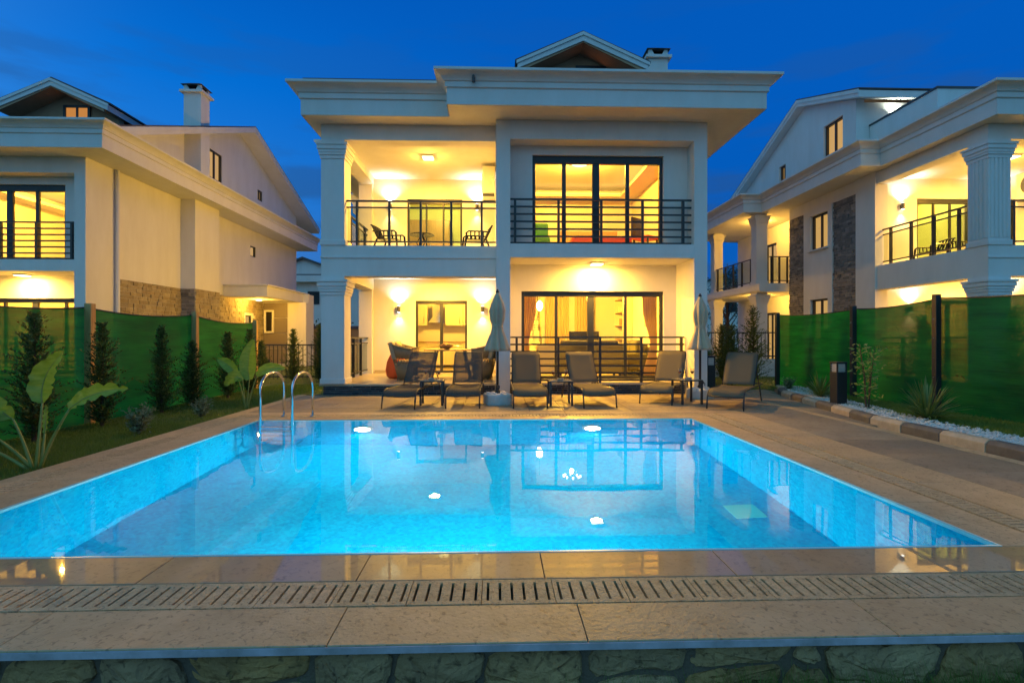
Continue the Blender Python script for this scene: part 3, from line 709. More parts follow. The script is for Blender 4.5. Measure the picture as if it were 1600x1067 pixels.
        for z0,z1 in ((-.05,3.0),(3.32,6.0)): column(root,-4.8,-4.38,19.95,20.38,z0,z1,False); column(root,-4.8,-4.42,23.75,24.15,z0,z1,True)
        for z in (.0,3.32):
            if z > 1: glass_rail(root,(-4.72,20.38),(-4.72,23.75),z,1.02,[.05,.27,.5,.72,.95],False)
            glass_rail(root,(-4.38,19.8),(-3.62,19.8),3.32,1.02,[.1,.5,.9],False) if z > 1 else None
        window(root,'y',-2.86,22.0,22.9,3.34,5.3,[(.06,.48),(.54,.94)],.05,.08,'door'); window(root,'y',-2.86,22.0,22.9,.26,2.35,[(.06,.48),(.54,.94)],.05,.08,'door')
        for z0 in (.3,3.36): W(B().quad((-2.75,22.0,z0),(-2.75,22.9,z0),(-2.75,22.9,z0+1.95),(-2.75,22.0,z0+1.95)),'lit_blind','e_win')
    if right:
        # chimney breast and stone band
        W(B().box(4.642,5.12,15.35,16.9,-.05,5.996),'chimney_breast')
        ledge(root,'y',4.638,12.5,15.34,.0,2.95,.12,.10,.30,'ledge_light',1); ledge(root,'y',4.638,16.91,21.55,.0,2.95,.12,.10,.30,'ledge_light',1,skip=[(19.85,20.55,1.7,2.3)])
        ledge(root,'y',5.12,15.35,16.9,.0,2.95,.12,.10,.30,'ledge_light',1); ledge(root,'x',15.35,4.66,5.12,.0,2.95,.12,.10,.26,'ledge',-1)
        for (a0,a1,z0,z1) in hr:
            window(root,'y',4.52,a0,a1,z0,z1,[(.1,.9)],.04,.04)
            W(B().quad((4.51,a0,z0),(4.51,a1,z0),(4.51,a1,z1),(4.51,a0,z1)),'lit_blind','e_win')
        # porch
        W(B().box(4.642,6.35,18.1,22.6,2.9,3.33),'porch_canopy',bevel=.01); W(B().box(4.642,6.40,18.05,22.6,3.332,3.38),'porch_coping','trim')
        W(B().box(4.642,6.6,21.6,21.9,-.05,2.898),'porch_wall'); W(B().box(6.352,6.6,21.902,22.6,-.05,3.3),'porch_wall')
        for k in range(4): W(B().box(4.66,5.75,21.57,21.598,.1+k*.7,.78+k*.7),'cladding_panel','panel')
        wf = W(B().box(4.72,4.80,21.5,21.568,1.5,2.55).box(5.08,5.16,21.5,21.568,1.5,2.55).box(4.80,5.08,21.5,21.568,1.5,1.58).box(4.80,5.08,21.5,21.568,2.47,2.55),'window_surround','trim')
        MB().quad((4.80,21.55,1.58),(5.08,21.55,1.58),(5.08,21.55,2.47),(4.80,21.55,2.47)).build('pane', X['black'], wf, VO)
        W(B().tube([(4.72,12.3,-.05),(4.72,12.3,5.98)],.055,10),'downpipe','trim')
    # ---- eaves
    path = [(-5.4,25.5),(-5.4,19.75),(-4.7,19.75),(-4.7,14.45),(-4.14,14.45),(-4.14,11.13),(-1.0,11.13),(-1.0,10.54),(5.59,10.54),(5.59,26.1)]
    W(sweep(path,[(0,6.0),(0,6.33),(.035,6.345),(.035,6.45),(.065,6.465),(.075,6.49),(.11,6.53),(.16,6.565),(.21,6.585),(.235,6.60),(.235,6.65),(-.12,6.66),(-.12,6.11)]),'cornice','trim')
    sp = [(p.x,p.y) for p in offs(path,-.012)] + [(-2.0,26.08)]
    W(B().prism(list(reversed(sp)),'z',6.002,6.1),'eave_soffit','trim')
    W(B().tube([(-.45,10.50,6.52),(-.45,10.38,6.50)],.03,8).tube([(-.45,10.43,6.5),(-.45,10.42,6.4)],.035,8),'rain_spout','dark2')
    # ---- pitched roof, gables
    Yf,zf,Yr,zr,Yb,zb = roofp
    gy0 = Yf+.5
    holesR = [(17.07,18.02,7.3,8.4),(21.05,21.55,7.5,7.98)]; holesL = [(16.4,17.35,7.2,8.25),(19.6,20.05,7.2,7.8)] if attic else []
    gable_roof(root,-4.15,5.32,roofp,[(4.39,4.638,gy0,25.6,holesR),(-3.87,-3.62,gy0,min(25.5,Yb-.4),holesL)])
    for (a0,a1,z0,z1) in holesR:
        window(root,'y',4.52,a0,a1,z0,z1,[(.08,.48),(.54,.92)],.05,.05); W(B().quad((4.51,a0,z0),(4.51,a1,z0),(4.51,a1,z1),(4.51,a0,z1)),'lit_blind','e_win')
    for (a0,a1,z0,z1) in holesL:
        window(root,'y',-3.80,a0,a1,z0,z1,[(.08,.48),(.54,.92)],.05,.05); W(B().quad((-3.69,a0,z0),(-3.69,a1,z0),(-3.69,a1,z1),(-3.69,a0,z1)),'lit_blind','e_win')
    W(B().box(-3.618,4.388,gy0+.02,gy0+.25,6.1,zf-.12),'attic_wall')
    if attic:   # roof terrace parapet in front of the attic
        W(B().box(-3.45,-3.25,13.4,gy0,6.1,7.64).box(-3.25,4.3,13.4,13.6,6.1,7.64),'roof_parapet'); W(B().box(-3.48,-3.22,13.37,gy0,7.642,7.69).box(-3.22,4.3,13.37,13.63,7.642,7.69),'parapet_coping','dark2')
    else:
        # street-facing dormer gable
        a = dormer; hw = 1.58; zt = 8.6; ze = zt-hw*.445
        pr = [(a-hw,ze),(a,zt),(a+hw,ze),(a+hw,ze-.17),(a,zt-.19),(a-hw,ze-.17)]
        dm = MB().prism(pr,'y',12.4,15.6).build('dormer', X['trim'], root, VO)
        p3 = [(a-hw-.03,ze+.005),(a,zt+.02),(a+hw+.03,ze+.005),(a+hw+.03,ze-.07),(a,zt-.06),(a-hw-.03,ze-.07)]
        MB().prism(p3,'y',12.37,12.398).build('barge_board', X['trim'], dm, VO)
        p4 = [(a-hw-.06,ze+.01),(a,zt+.022),(a+hw+.06,ze+.01),(a+hw+.06,ze+.05),(a,zt+.065),(a-hw-.06,ze+.05)]
        MB().prism(p4,'y',12.42,15.7).build('roof_covering', X['rooftile'], dm, VO)
        MB().prism([(a-hw+.12,ze-.115),(a,zt-.195),(a+hw-.12,ze-.115),(a+hw-.12,ze-.20),(a,zt-.215),(a-hw+.12,ze-.20)],'y',12.43,12.998).build('dormer_soffit', X['gablewood'], dm, VO)
        MB().prism([(a-hw+.1,6.1),(a+hw-.1,6.1),(a+hw-.1,ze-.15),(a,zt-.2),(a-hw+.1,ze-.15)],'y',13.0,13.2).build('dormer_wall', X['gablewood'], dm, VO)
        wn = MB(); wn.box(a-.1,a-.03,12.95,12.998,7.2,8.1).box(a+.60,a+.67,12.95,12.998,7.2,8.1).box(a-.03,a+.60,12.95,12.998,8.03,8.1).box(a+.27,a+.32,12.95,12.998,7.2,8.03)
        wn.build('window', X['dark'], dm, VO); MB().quad((a-.03,12.985,7.2),(a+.60,12.985,7.2),(a+.60,12.985,8.03),(a-.03,12.985,8.03)).build('lit_blind', X['e_dorm'], dm, VO)
    # chimney
    ch = MB().box(4.62,5.2,15.55,16.1,6.1,9.72).build('chimney', X['stucco'], root, VO)
    MB().box(4.52,5.30,15.45,16.2,9.722,9.80).build('chimney_slab', X['trim'], ch, VO)
    cb = MB()
    for x in (4.62,5.1): 
        for yy_ in (15.55,16.0): cb.box(x,x+.1,yy_,yy_+.1,9.802,9.99)
    cb.prism([(4.66,9.802),(4.82,9.802),(4.72,9.99),(4.66,9.99)],'y',15.56,15.64).prism([(5.16,9.802),(5.0,9.802),(5.1,9.99),(5.16,9.99)],'y',15.56,15.64)
    cb.build('chimney_leg', X['trim'], ch, VO); MB().box(4.66,5.16,15.66,15.98,9.802,9.988).build('flue', X['black'], ch, VO)
    MB().add([(4.55,15.47,9.992),(5.27,15.47,9.992),(5.27,16.18,9.992),(4.55,16.18,9.992),(4.75,15.65,10.10),(5.07,15.65,10.10),(5.07,16.0,10.10),(4.75,16.0,10.10)],[(0,3,2,1),(4,5,6,7),(0,1,5,4),(1,2,6,5),(2,3,7,6),(3,0,4,7)]).build('chimney_cap', X['dark2'], ch, VO)
    # ---- rooms behind the glass
    room(root,.42,4.28,11.905,16.2,3.325,5.88)
    rg = MB(); rg.box(.42,.95,11.91,16.2,5.52,5.6).box(3.75,4.28,11.91,16.2,5.52,5.6).box(.95,3.75,15.5,16.2,5.52,5.6).box(.95,3.75,11.91,12.25,5.52,5.6); rg.build('ceiling_cove', X['cream'], root, VO)
    cv = MB(); cv.box(.82,.9,12.0,15.5,5.602,5.63).box(3.8,3.88,12.0,15.5,5.602,5.63).box(.9,3.8,15.56,15.64,5.602,5.63); cv.build('cove_light', X['e_cove'], root, VO)
    room(root,-3.5,-.1,15.36,18.6,3.325,5.85,'greenwall'); room(root,-3.5,-.1,15.36,18.4,.255,2.93)
    room(root,.42,4.28,12.655,18.2,.255,2.98)
    return root

main = villa('white two storey villa behind the pool, seen face on, its windows lit yellow', 0, 0)
lv = villa('white villa with a long plain side wall lit warm, left of the others', -15.38, 2.66, left=False, dormer=2.78)
rv = villa('white villa with fluted corner column, stone panels and side balconies, right of the others', 14.72, -.5, flute=True, right=False, roofp=(15.3,8.5,18.4,9.58,24.7,7.0), attic=True)
VD = {'main':(0,0),'left':(-15.38,2.66),'right':(14.72,-.5)}
VN = {'main':'villa behind the pool','left':'left-hand villa','right':'right-hand villa'}

# ------------------------------------------------------------------ fittings on the villas
def ceiling_lamp(x,y,z,lab,W,col=WARM,rnd=False,s=.13,grp='warm ceiling lamps'):
    t = thing('ceiling_lamp', lab, 'ceiling lamp', (x,y,z), 0, grp)
    if rnd:
        MB().lathe([(s*1.1,-.02),(s*1.1,-.001)],n=20).build('base', X['plastic_w'], t)
        MB().lathe([(.01,-.075),(s*.6,-.066),(s*.95,-.04),(s,-.021)],n=20).build('diffuser', X['e_room'], t, smooth=True)
    else:
        MB().box(-s-.015,s+.015,-s-.015,s+.015,-.03,-.001).build('base', X['plastic_w'], t, bevel=.004)
        MB().box(-s,s,-s,s,-.05,-.031).build('diffuser', X['e_warm'], t, bevel=.006)
    if rnd: lamp(t,(0,0,-.105),W,col,.035)
    else:
        lamp(t,(0,0,-.056),W*.72,col,.125,'AREA'); lamp(t,(0,0,-.085),W*.13,col,.03)
    return t
def sconce(x,y,z,lab,wu=1,axis='y'):
    t = thing('wall_lamp', lab, 'wall lamp', (x,y,z), 0, 'up and down wall lamps')
    MB().lathe([(.042,-.085),(.046,-.08),(.046,.08),(.042,.085)],(0,-.075,0),16).build('body', X['plastic_w'] if wu<0 else X['dark2'], t)
    MB().box(-.035,.035,-.03,-.002,-.05,.05).build('wall_plate', X['dark2'], t)
    MB().lathe([(.036,0),(.036,.004)],(0,-.075,.086),14).build('lens', X['e_cool'], t); MB().lathe([(.036,-.004),(.036,0)],(0,-.075,-.086),14).build('lens', X['e_cool'], t)
    lamp(t,(0,-.10,.13),P_SCONCE_UP,COOL,.03,'SPOT',(R(180),0,0),125,1); lamp(t,(0,-.10,-.13),P_SCONCE_DN,(1,.72,.32),.03,'SPOT',(0,0,0),95,1)
    return t
for k,(dx,dy) in VD.items():
    n = VN[k]
    if k != 'left':
        ceiling_lamp(-1.72+dx,13.2+dy,5.858,'square ceiling lamp over the upper terrace of the '+n,P_CEIL)
        ceiling_lamp(-1.63+dx,13.9+dy,2.968,'square ceiling lamp over the lower terrace of the '+n,P_CEIL*.75)
        for x,z,side in ((-2.8,2.1,'left of'),(-.39,2.1,'right of')): sconce(x+dx,15.098+dy,z,f'wall lamp {side} the lower terrace door of the '+n)
        for x,z,side in ((-3.05,5.05,'left of'),(-.55,5.05,'right of')): sconce(x+dx,15.098+dy,z,f'wall lamp {side} the upper terrace door of the '+n)
        # rear corner balcony lamps on the left flank
        ceiling_lamp(-4.0+dx,21.2+dy,5.998,'ceiling lamp under the rear upper balcony roof of the '+n,P_SIDE,rnd=True); ceiling_lamp(-4.0+dx,21.2+dy,2.998,'ceiling lamp under the rear lower balcony of the '+n,P_SIDE*.7,rnd=True)
        ceiling_lamp(-1.7+dx,17.0+dy,5.848,'dome lamp in the upper green room of the '+n,P_ROOM*.45,(1,.72,.2),True,.16,'lamps inside the rooms')
        ceiling_lamp(-1.3+dx,16.6+dy,2.928,'dome lamp in the kitchen of the '+n,P_ROOM*.7,WARMER,True,.16,'lamps inside the rooms')
    if k != 'right':
        ceiling_lamp(2.35+dx,12.02+dy,3.018,'square ceiling lamp over the ground floor balcony of the '+n,P_CEIL*.62)
        ceiling_lamp(2.2+dx,13.5+dy,5.858,'dome ceiling lamp in the upper front room of the '+n,P_ROOM*1.1,WARMER,True,.24,'lamps inside the rooms')
        ceiling_lamp(5.35+dx,19.6+dy,2.898,'ceiling lamp under the entrance porch of the '+n,P_SIDE*1.0,rnd=True)
    if k == 'left': ceiling_lamp(2.3+dx,15.0+dy,2.978,'dome lamp in the ground floor room of the '+n,P_ROOM,WARMER,True,.16,'lamps inside the rooms')
sconce(12.0,15.31,7.85,'up and down wall lamp on the attic wall of the right-hand villa')
# chandelier in the living room
t = thing('chandelier', 'crystal chandelier glowing in the ground floor living room', 'chandelier', (2.15,14.6,2.975))
MB().lathe([(.06,-.03),(.06,-.001)],n=14).tube([(0,0,-.03),(0,0,-.42)],.012,6).build('stem', X['chrome'], t)
b = MB(); 
for k in range(8):
    g = k*math.pi/4; b.tube([(0,0,-.40),(.12*math.cos(g),.12*math.sin(g),-.48),(.24*math.cos(g),.24*math.sin(g),-.42)],.009,5)
b.build('arm', X['chrome'], t)
for k in range(8):
    g = k*math.pi/4; MB().lathe([(.012,0),(.03,.03),(.028,.06),(.008,.095)],(.24*math.cos(g),.24*math.sin(g),-.42),8).build('bulb', X['e_bulb'], t)
lamp(t,(0,0,-.50),P_ROOM*2.0,WARMER,.03)
t = thing('pendant_lamp', 'small glowing pendant lamp by the stairs in the living room', 'lamp', (1.35,16.0,2.975))
MB().tube([(0,0,0),(0,0,-.55)],.006,6).build('cord', X['dark'], t); MB().lathe([(.02,0),(.09,-.08),(.10,-.2),(.05,-.3),(.01,-.32)],(0,0,-.55),14).build('shade', X['e_bulb'], t, smooth=True)
# air conditioners
for k in ('main','right'):
    dx,dy = VD[k]
    t = thing('air_conditioner', f'yellowed air conditioner unit hung on the upper terrace wall of the {VN[k]}', 'air conditioner', (-.19+dx,14.0+dy,5.42))
    MB().box(-.165,.165,-.40,.40,-.36,.36).build('casing', X['plastic_w'], t, bevel=.02)
    MB().lathe([(.26,0),(.26,.015),(.05,.02)],(0,0,0),20).build('fan_grille', X['dark2'], t).rotation_euler = (0,R(-90),0); t.children[-1].location = (-.165,0,0)
    MB().box(-.16,.185,-.36,-.31,-.42,-.365).box(-.16,.185,.31,.36,-.42,-.365).build('bracket', X['dark2'], t)
    MB().tube([(.1,-.41,.05),(.12,-.5,-.1),(.16,-.52,-.35),(.17,-.45,-.5)],.018,6).build('hose', X['plastic_w'], t, smooth=True)
# flank wall lamps between the houses (warm, on the side walls facing the neighbour)
def flank(x,y,z,lab,W,sgn):
    t = thing('flank_lamp', lab, 'wall lamp', (x,y,z), 0, 'warm wall lamps on the house flanks')
    MB().box(-.02*1,.02,-.06,.06,-.08,.08).build('wall_plate', X['dark2'], t)
    x0,x1 = sorted((sgn*.021,sgn*.11)); MB().box(x0,x1,-.09,.09,-.07,.07).build('body', X['dark'], t, bevel=.006)
    x0,x1 = sorted((sgn*.112,sgn*.118)); MB().box(x0,x1,-.075,.075,-.055,.055).build('lens', X['e_warm'], t)
    lamp(t,(sgn*.2,0,0),W,(1,.53,.04),.08,'SPOT',(0,R(90*-sgn),0),165,.6)
for (y,n_) in ((16.0,'front'),(18.4,'middle')): flank(-3.96,y,3.9,f'warm flood lamp on the left flank of the villa behind the pool, {n_} one',P_SIDE*2.4,-1)

# ================================================================== SUN LOUNGERS
def lounger_geo(fab):
    t = thing('sun_lounger', 'x', 'sun lounger', (0,0,0), 0, 'sun loungers by the pool')
    fr = MB()
    for s in (-1,1):
        x = s*.305
        fr.tube([(x,-.02,0),(x,.0,.12),(x,.03,.23),(x,.10,.305),(x,.20,.335),(x,1.95,.335)],.014,8)
    fr.tube([(-.305,.03,.225),(.305,.03,.225)],.012,6); fr.tube([(-.305,1.95,.335),(.305,1.95,.335)],.012,6); fr.tube([(-.305,1.12,.325),(.305,1.12,.325)],.012,6)
    f = fr.build('frame', X['lframe'], t, smooth=True)
    for s in (-1,1): MB().tube([(s*.305,1.62,.33),(s*.315,1.80,0)],.014,8).build('leg', X['lframe'], t, smooth=True)
    b = MB(); pr = [(.025,.20),(.035,.245),(.09,.292),(.18,.322),(.30,.325),(.5,.316),(.75,.312),(.95,.318),(1.12,.333)]
    n = 6
    for y,z in pr:
        for k in range(n+1):
            u = -1+2*k/n; b.v.append((u*.298, y, z+.016*(u*u)-.008+.010))
    b.f = [(i*(n+1)+k,i*(n+1)+k+1,(i+1)*(n+1)+k+1,(i+1)*(n+1)+k) for i in range(len(pr)-1) for k in range(n)]
    b.build('seat', X[fab], t, smooth=True, solid=.006)
    # raised back: hinge at y 1.12
    a = R(53); Ln = .78
    bf = MB()
    def P(x,l,dd=0): return (x, 1.12+l*math.cos(a)-dd*math.sin(a), .345+l*math.sin(a)+dd*math.cos(a))
    for s in (-1,1): bf.tube([P(s*.285,0),P(s*.285,Ln*.92),P(s*.27,Ln)],.013,8)
    bf.tube([P(-.27,Ln),P(.27,Ln)],.013,8); bf.build('back_frame', X['lframe'], t, smooth=True)
    b = MB()
    for i in range(9):
        l = .02+(Ln-.02)*i/8
        for k in range(n+1):
            u = -1+2*k/n; b.v.append(P(u*.278,l,.012-.02*(1-u*u)*math.sin(math.pi*i/8)))
    b.f = [(i*(n+1)+k,i*(n+1)+k+1,(i+1)*(n+1)+k+1,(i+1)*(n+1)+k) for i in range(8) for k in range(n)]
    b.build('backrest', X[fab], t, smooth=True, solid=.006)
    MB().tube([P(-.28,Ln*.55,-.02),(-.29,1.70,.335)],.010,6).tube([P(.28,Ln*.55,-.02),(.29,1.70,.335)],.010,6).build('back_strut', X['lframe'], t)
    return t
ls = [((-1.74,9.30,0),-9,'sun lounger nearest the pool ladder, dark mesh with the terrace showing through'),
      ((-.60,9.36,0),-1,'dark mesh sun lounger just left of the white parasol base'),
      ((.62,9.32,0),0,'upright-backed sun lounger just right of the central pillar parasol'),
      ((1.89,9.36,0),5,'olive sun lounger in the middle of the lit balcony railing'),
      ((3.06,9.84,0),-30,'olive sun lounger turned towards the house pillar beside the right parasol'),
      ((4.05,9.05,0),-36,'taupe sun lounger at the right end, angled towards the pool corner')]
pl = lounger_geo('sling'); pd = None
for i,(p,a,lb_) in enumerate(ls):
    if i < 2:
        if pd is None: pd = lounger_geo('slingdark'); o = pd
        else: o = copy_tree(pd)
    elif i == 2: o = pl
    else: o = copy_tree(pl)
    o.location = p; o.rotation_euler = (0,0,R(a)); o['label'] = lb_

# ---- side tables with wine glasses
def side_table():
    t = thing('side_table', 'x', 'side table', (0,0,0), 0, 'side tables between the loungers')
    MB().box(-.22,.22,-.22,.22,.44,.465).build('tabletop', X['lframe'], t, bevel=.004)
    MB().box(-.205,.205,-.205,.205,.466,.472).build('glass_top', mat('frosted_glass',(.45,.42,.34),.12), t)
    for sx in (-1,1):
        for sy in (-1,1): MB().box(sx*.2-.018,sx*.2+.018,sy*.2-.018,sy*.2+.018,0,.439).build('leg', X['lframe'], t)
    return t
def wine_glass():
    t = thing('wine_glass', 'x', 'wine glass', (0,0,0), 0, 'wine glasses on the side tables')
    MB().lathe([(.034,0),(.032,.003),(.005,.008),(.004,.085),(.012,.095),(.034,.125),(.038,.155),(.033,.20),(.031,.20),(.036,.155),(.032,.127),(.01,.098)],n=16).build('bowl', X['wineglass'], t, smooth=True)
    MB().lathe([(.009,.100),(.031,.127),(.0345,.148)],n=16).build('wine', X['wine'], t, smooth=True)
    return t
def ashtray():
    t = thing('ashtray', 'x', 'ashtray', (0,0,0), 0, 'ashtrays on the side tables')
    MB().lathe([(.05,0),(.062,.012),(.066,.036),(.054,.036),(.05,.012)],n=20).build('dish', X['ash'], t, smooth=True)
    MB().lathe([(.048,.012),(.048,.015)],n=14).build('dish_floor', X['black'], t); return t
st = side_table(); wg = wine_glass(); at = ashtray()
spots = [((-1.22,9.98),2,'between the two dark loungers'),((1.22,9.85),0,'in front of the lit balcony'),((3.72,10.0),8,'beside the right parasol')]
for i,((x,y),a,ds) in enumerate(spots):
    o = st if i == 0 else copy_tree(st); o.location = (x,y,0); o.rotation_euler = (0,0,R(a)); o['label'] = f'small glass topped side table {ds}'
    o = at if i == 0 else copy_tree(at); o.location = (x+.0,y-.08,.472); o['label'] = f'round ashtray on the side table {ds}'
    for j,(ox,oy) in enumerate(((-.13,.02),(.12,.04))):
        o = wg if (i,j) == (0,0) else copy_tree(wg); o.location = (x+ox,y+oy,.472); o['label'] = f"{'left' if j == 0 else 'right'} glass of red wine on the side table {ds}"

# ---- closed parasols
def parasol(loc, lab, baselab, rz):
    t = thing('parasol', lab, 'parasol', loc, rz, 'closed parasols')
    MB().tube([(0,0,.20),(0,0,2.16)],.024,10).build('pole', X['dark'], t, smooth=True)
    prof = [(.028,2.14),(.055,2.08),(.11,1.93),(.135,1.80),(.115,1.62),(.085,1.50),(.10,1.40),(.15,1.24),(.20,1.08),(.215,1.02)]
    cnp = MB().lathe(prof, n=48, fl=lambda k,z: 1+.22*math.cos(k/48*2*math.pi*8+z*1.2)*min(1,(2.16-z)*2.2)+.05*math.sin(k*1.7+z*5))
    cnp.f = cnp.f[:-2]; cn = cnp.build('canopy', X['canvas'], t, smooth=True, solid=.004)
    MB().lathe([(.098,1.47),(.104,1.49),(.104,1.52),(.098,1.54)],n=20).build('tie_strap', X['canvas'], cn)
    MB().lathe([(.03,2.13),(.035,2.16),(.02,2.19),(.012,2.21)],n=12).build('finial', X['dark'], t)
    MB().box(-.03,.03,-.075,-.026,.30,.36).tube([(0,-.075,.33),(0,-.12,.33),(0,-.12,.27)],.008,6).build('crank', X['dark'], t)
    MB().lathe([(.055,.20),(.05,.26),(.034,.28),(.034,.36)],n=12).build('socket', X['dark'], t)
    o = thing('concrete_weight', baselab, 'parasol weight', loc, rz+.1, 'white parasol bases')
    b = MB(); n = 28
    rgn = random.Random(4)
    for zz,ss in ((0,.97),(.04,1.0),(.16,1.0),(.195,.95),(.205,.82)):
        for k in range(n):
            g = 2*math.pi*k/n; cs, sn = math.cos(g), math.sin(g); q = .255*ss/((abs(cs)**5+abs(sn)**5)**.2)
            b.v.append((q*cs*(1+rgn.uniform(-.015,.015)), q*sn*.9*(1+rgn.uniform(-.015,.015)), zz+rgn.uniform(-.004,.004)*(zz>.01)))
    b.f = [(i*n+k,i*n+(k+1)%n,(i+1)*n+(k+1)%n,(i+1)*n+k) for i in range(4) for k in range(n)]+[tuple(range(n-1,-1,-1)),tuple(range(4*n,5*n))]
    b.build('block', X['white'], o, smooth=False)
    for k in range(9):
        g = k*.7; rr = rgn.uniform(.08,.21); MB().lathe([(.03,0),(.045,.012),(.028,.03)],(rr*math.cos(g),rr*math.sin(g)*.85,.20),7).build('pebble', X['white'], o)
parasol((.03,10.02,0),'closed cream parasol standing before the central pillar','white block base of the parasol before the central pillar',.2)
parasol((4.32,10.85,0),'closed cream parasol standing at the right corner of the house','white block base of the parasol at the right corner',.5)

# ---- lower terrace: dining table, wicker armchairs, bowl, orange bean bag
FL = .25
t = thing('dining_table', 'rectangular dining table on the lower terrace', 'table', (-1.15,13.2,FL))
MB().box(-.62,.62,-.42,.42,.70,.735).build('tabletop', X['wood2'], t, bevel=.006)
for sx in (-1,1):
    for sy in (-1,1): MB().tube([(sx*.35,sy*.28,.70),(sx*.5,sy*.34,0)],.025,8).build('leg', X['dark2'], t)
t = thing('fruit_bowl', 'wide dark bowl on the terrace dining table', 'bowl', (-1.25,13.1,FL+.735))
MB().lathe([(.05,0),(.06,.01),(.14,.06),(.2,.115),(.192,.115),(.13,.062),(.05,.018)],n=24).build('dish', X['wood2'], t, smooth=True)
for k in range(5): MB().lathe([(.005,-.04),(.03,-.03),(.04,0),(.03,.03),(.005,.04)],(.07*math.cos(k*1.3),.07*math.sin(k*1.3),.10+.02*(k%2)),10).build('fruit', mat('fruit_skin',(.5,.32,.05),.5), t, smooth=True)
def armchair():
    t = thing('wicker_armchair', 'x', 'armchair', (0,0,0), 0, 'wicker armchairs round the terrace table')
    # shell: U of woven bands from seat to rim, facing -y (front); open lattice belt below the rim
    def ring(z,rx,ry,wd,h0,lean):
        b = MB(); n = 18; pts = []
        for k in range(n+1):
            g = R(-200)+R(220+0)*k/n if False else R(200-220*k/n)
            hb = h0*(.5+.5*max(0,math.sin(g)))**1.0
            pts.append((rx*math.cos(g), ry*math.sin(g)+lean*max(0,math.sin(g)), z+hb))
        return pts
    def band(p,q):
        b = MB(); b.v = p+q; n = len(p); b.f = [(k,k+1,n+k+1,n+k) for k in range(n-1)]; return b
    low = ring(.02,.25,.24,0,0,0); mid = ring(.40,.31,.31,0,.0,.02); mid2 = ring(.50,.325,.325,0,.05,.05); top = ring(.62,.34,.34,0,.26,.13)
    band(low,mid).build('skirt', X['wicker'], t, smooth=True, solid=.02)
    lt = MB(); n = len(mid)-1
    for k in range(n):
        lt.tube([mid[k],mid2[k+1]],.008,5); lt.tube([mid[k+1],mid2[k]],.008,5)
    tag(lt.build('lattice', X['wicker'], t), kind='stuff')
    band(mid2,top).build('shell', X['wicker'], t, smooth=True, solid=.022)
    MB().tube(top,.022,8).build('rim', X['wicker'], t, smooth=True)
    MB().box(-.27,.27,-.30,.24,.36,.40).build('seat_base', X['wicker'], t)
    MB().box(-.27,.27,-.29,.22,.402,.48).build('seat_cushion', X['cushion'], t, bevel=.03)
    c = MB(Matrix.Translation((0,.30,.50)) @ Matrix.Rotation(R(-14),4,'X')).box(-.25,.25,-.06,.06,0,.44).build('back_cushion', X['cushion'], t, bevel=.05)
    for sx in (-1,1): 
        for sy in (-1,1): MB().tube([(sx*.22,sy*.2,.05),(sx*.25,sy*.24,0)],.018,6).build('leg', X['wicker'], t)
    return t
ac = armchair()
for i,(x,y,a,lb_) in enumerate(((-2.15,12.75,95,'wicker armchair with grey cushion at the left front of the terrace table'),(-2.2,13.65,85,'wicker armchair behind the front left one at the terrace table'),
        (-.42,12.7,-100,'wicker armchair at the right front of the terrace table, dark cushion turned away'),(-.35,13.6,-85,'wicker armchair at the right rear of the terrace table'))):
    o = ac if i == 0 else copy_tree(ac); o.location = (x,y,FL); o.rotation_euler = (0,0,R(a)); o['label'] = lb_
t = thing('bean_bag', 'orange bean bag against the terrace side wall behind a wicker chair', 'bean bag', (-2.52,13.25,FL))
MB().lathe([(.18,0),(.25,.06),(.27,.2),(.24,.42),(.17,.58),(.09,.68),(.02,.72)],n=22,fl=lambda k,z:1+.05*math.sin(k*2.3+z*6)).build('bag', X['orange'], t, smooth=True)
MB().lathe([(.02,.71),(.035,.74),(.01,.77)],n=8).build('knot', X['orange'], t)

# ---- upper terrace chairs and small table
def slat_chair():
    t = thing('slatted_chair', 'x', 'chair', (0,0,0), 0, 'dark slatted chairs on the upper terraces')
    MB().box(-.24,.24,-.24,.22,.40,.425).build('seat', X['black'], t, bevel=.01)
    for k in range(5): x = -.19+.095*k; MB().tube([(x,.22,.42),(x*1.05,.30,.66),(x*1.12,.37,.88)],.020,6).build('back_slat', X['black'], t)
    MB().tube([(-.25,.365,.87),(0,.385,.90),(.25,.365,.87)],.026,8).build('back_rail', X['black'], t)
    for s in (-1,1):
        x = s*.27
        MB().tube([(x,.32,.66),(x,.1,.665),(x,-.20,.66),(x,-.25,.60),(x,-.26,.42)],.024,8).build('armrest', X['black'], t)
        for k in range(4): y = -.15+.1*k; MB().tube([(x,y,.66),(x*.93,y,.42)],.015,6).build('arm_slat', X['black'], t)
        MB().tube([(x,-.26,.42),(x*1.05,-.30,0)],.024,6).build('leg', X['black'], t); MB().tube([(s*.25,.22,.42),(s*.27,.34,0)],.024,6).build('leg', X['black'], t)
    return t
sc0 = slat_chair()
sc_list = [(-2.55,12.6,3.32,80,'dark slatted chair at the left of the upper terrace'),(-.50,12.6,3.32,-80,'dark slatted chair at the right of the upper terrace'),
    (11.75,13.6,3.27,-95,'black slatted chair nearest the corner on the right-hand villa balcony'),(11.9,12.7,3.27,-85,'black slatted chair at the middle of the right-hand villa balcony')]
for i,(x,y,z,a,lb_) in enumerate(sc_list):
    o = sc0 if i == 0 else copy_tree(sc0); o.location = (x,y,z); o.rotation_euler = (0,0,R(a)); o['label'] = lb_; o.scale = (1.08,1.0,.72)
t = thing('bistro_table', 'small round table between the two upper terrace chairs', 'table', (-1.85,13.0,3.32))
MB().lathe([(.3,.50),(.31,.51),(.30,.525)],n=24).build('tabletop', X['black'], t)
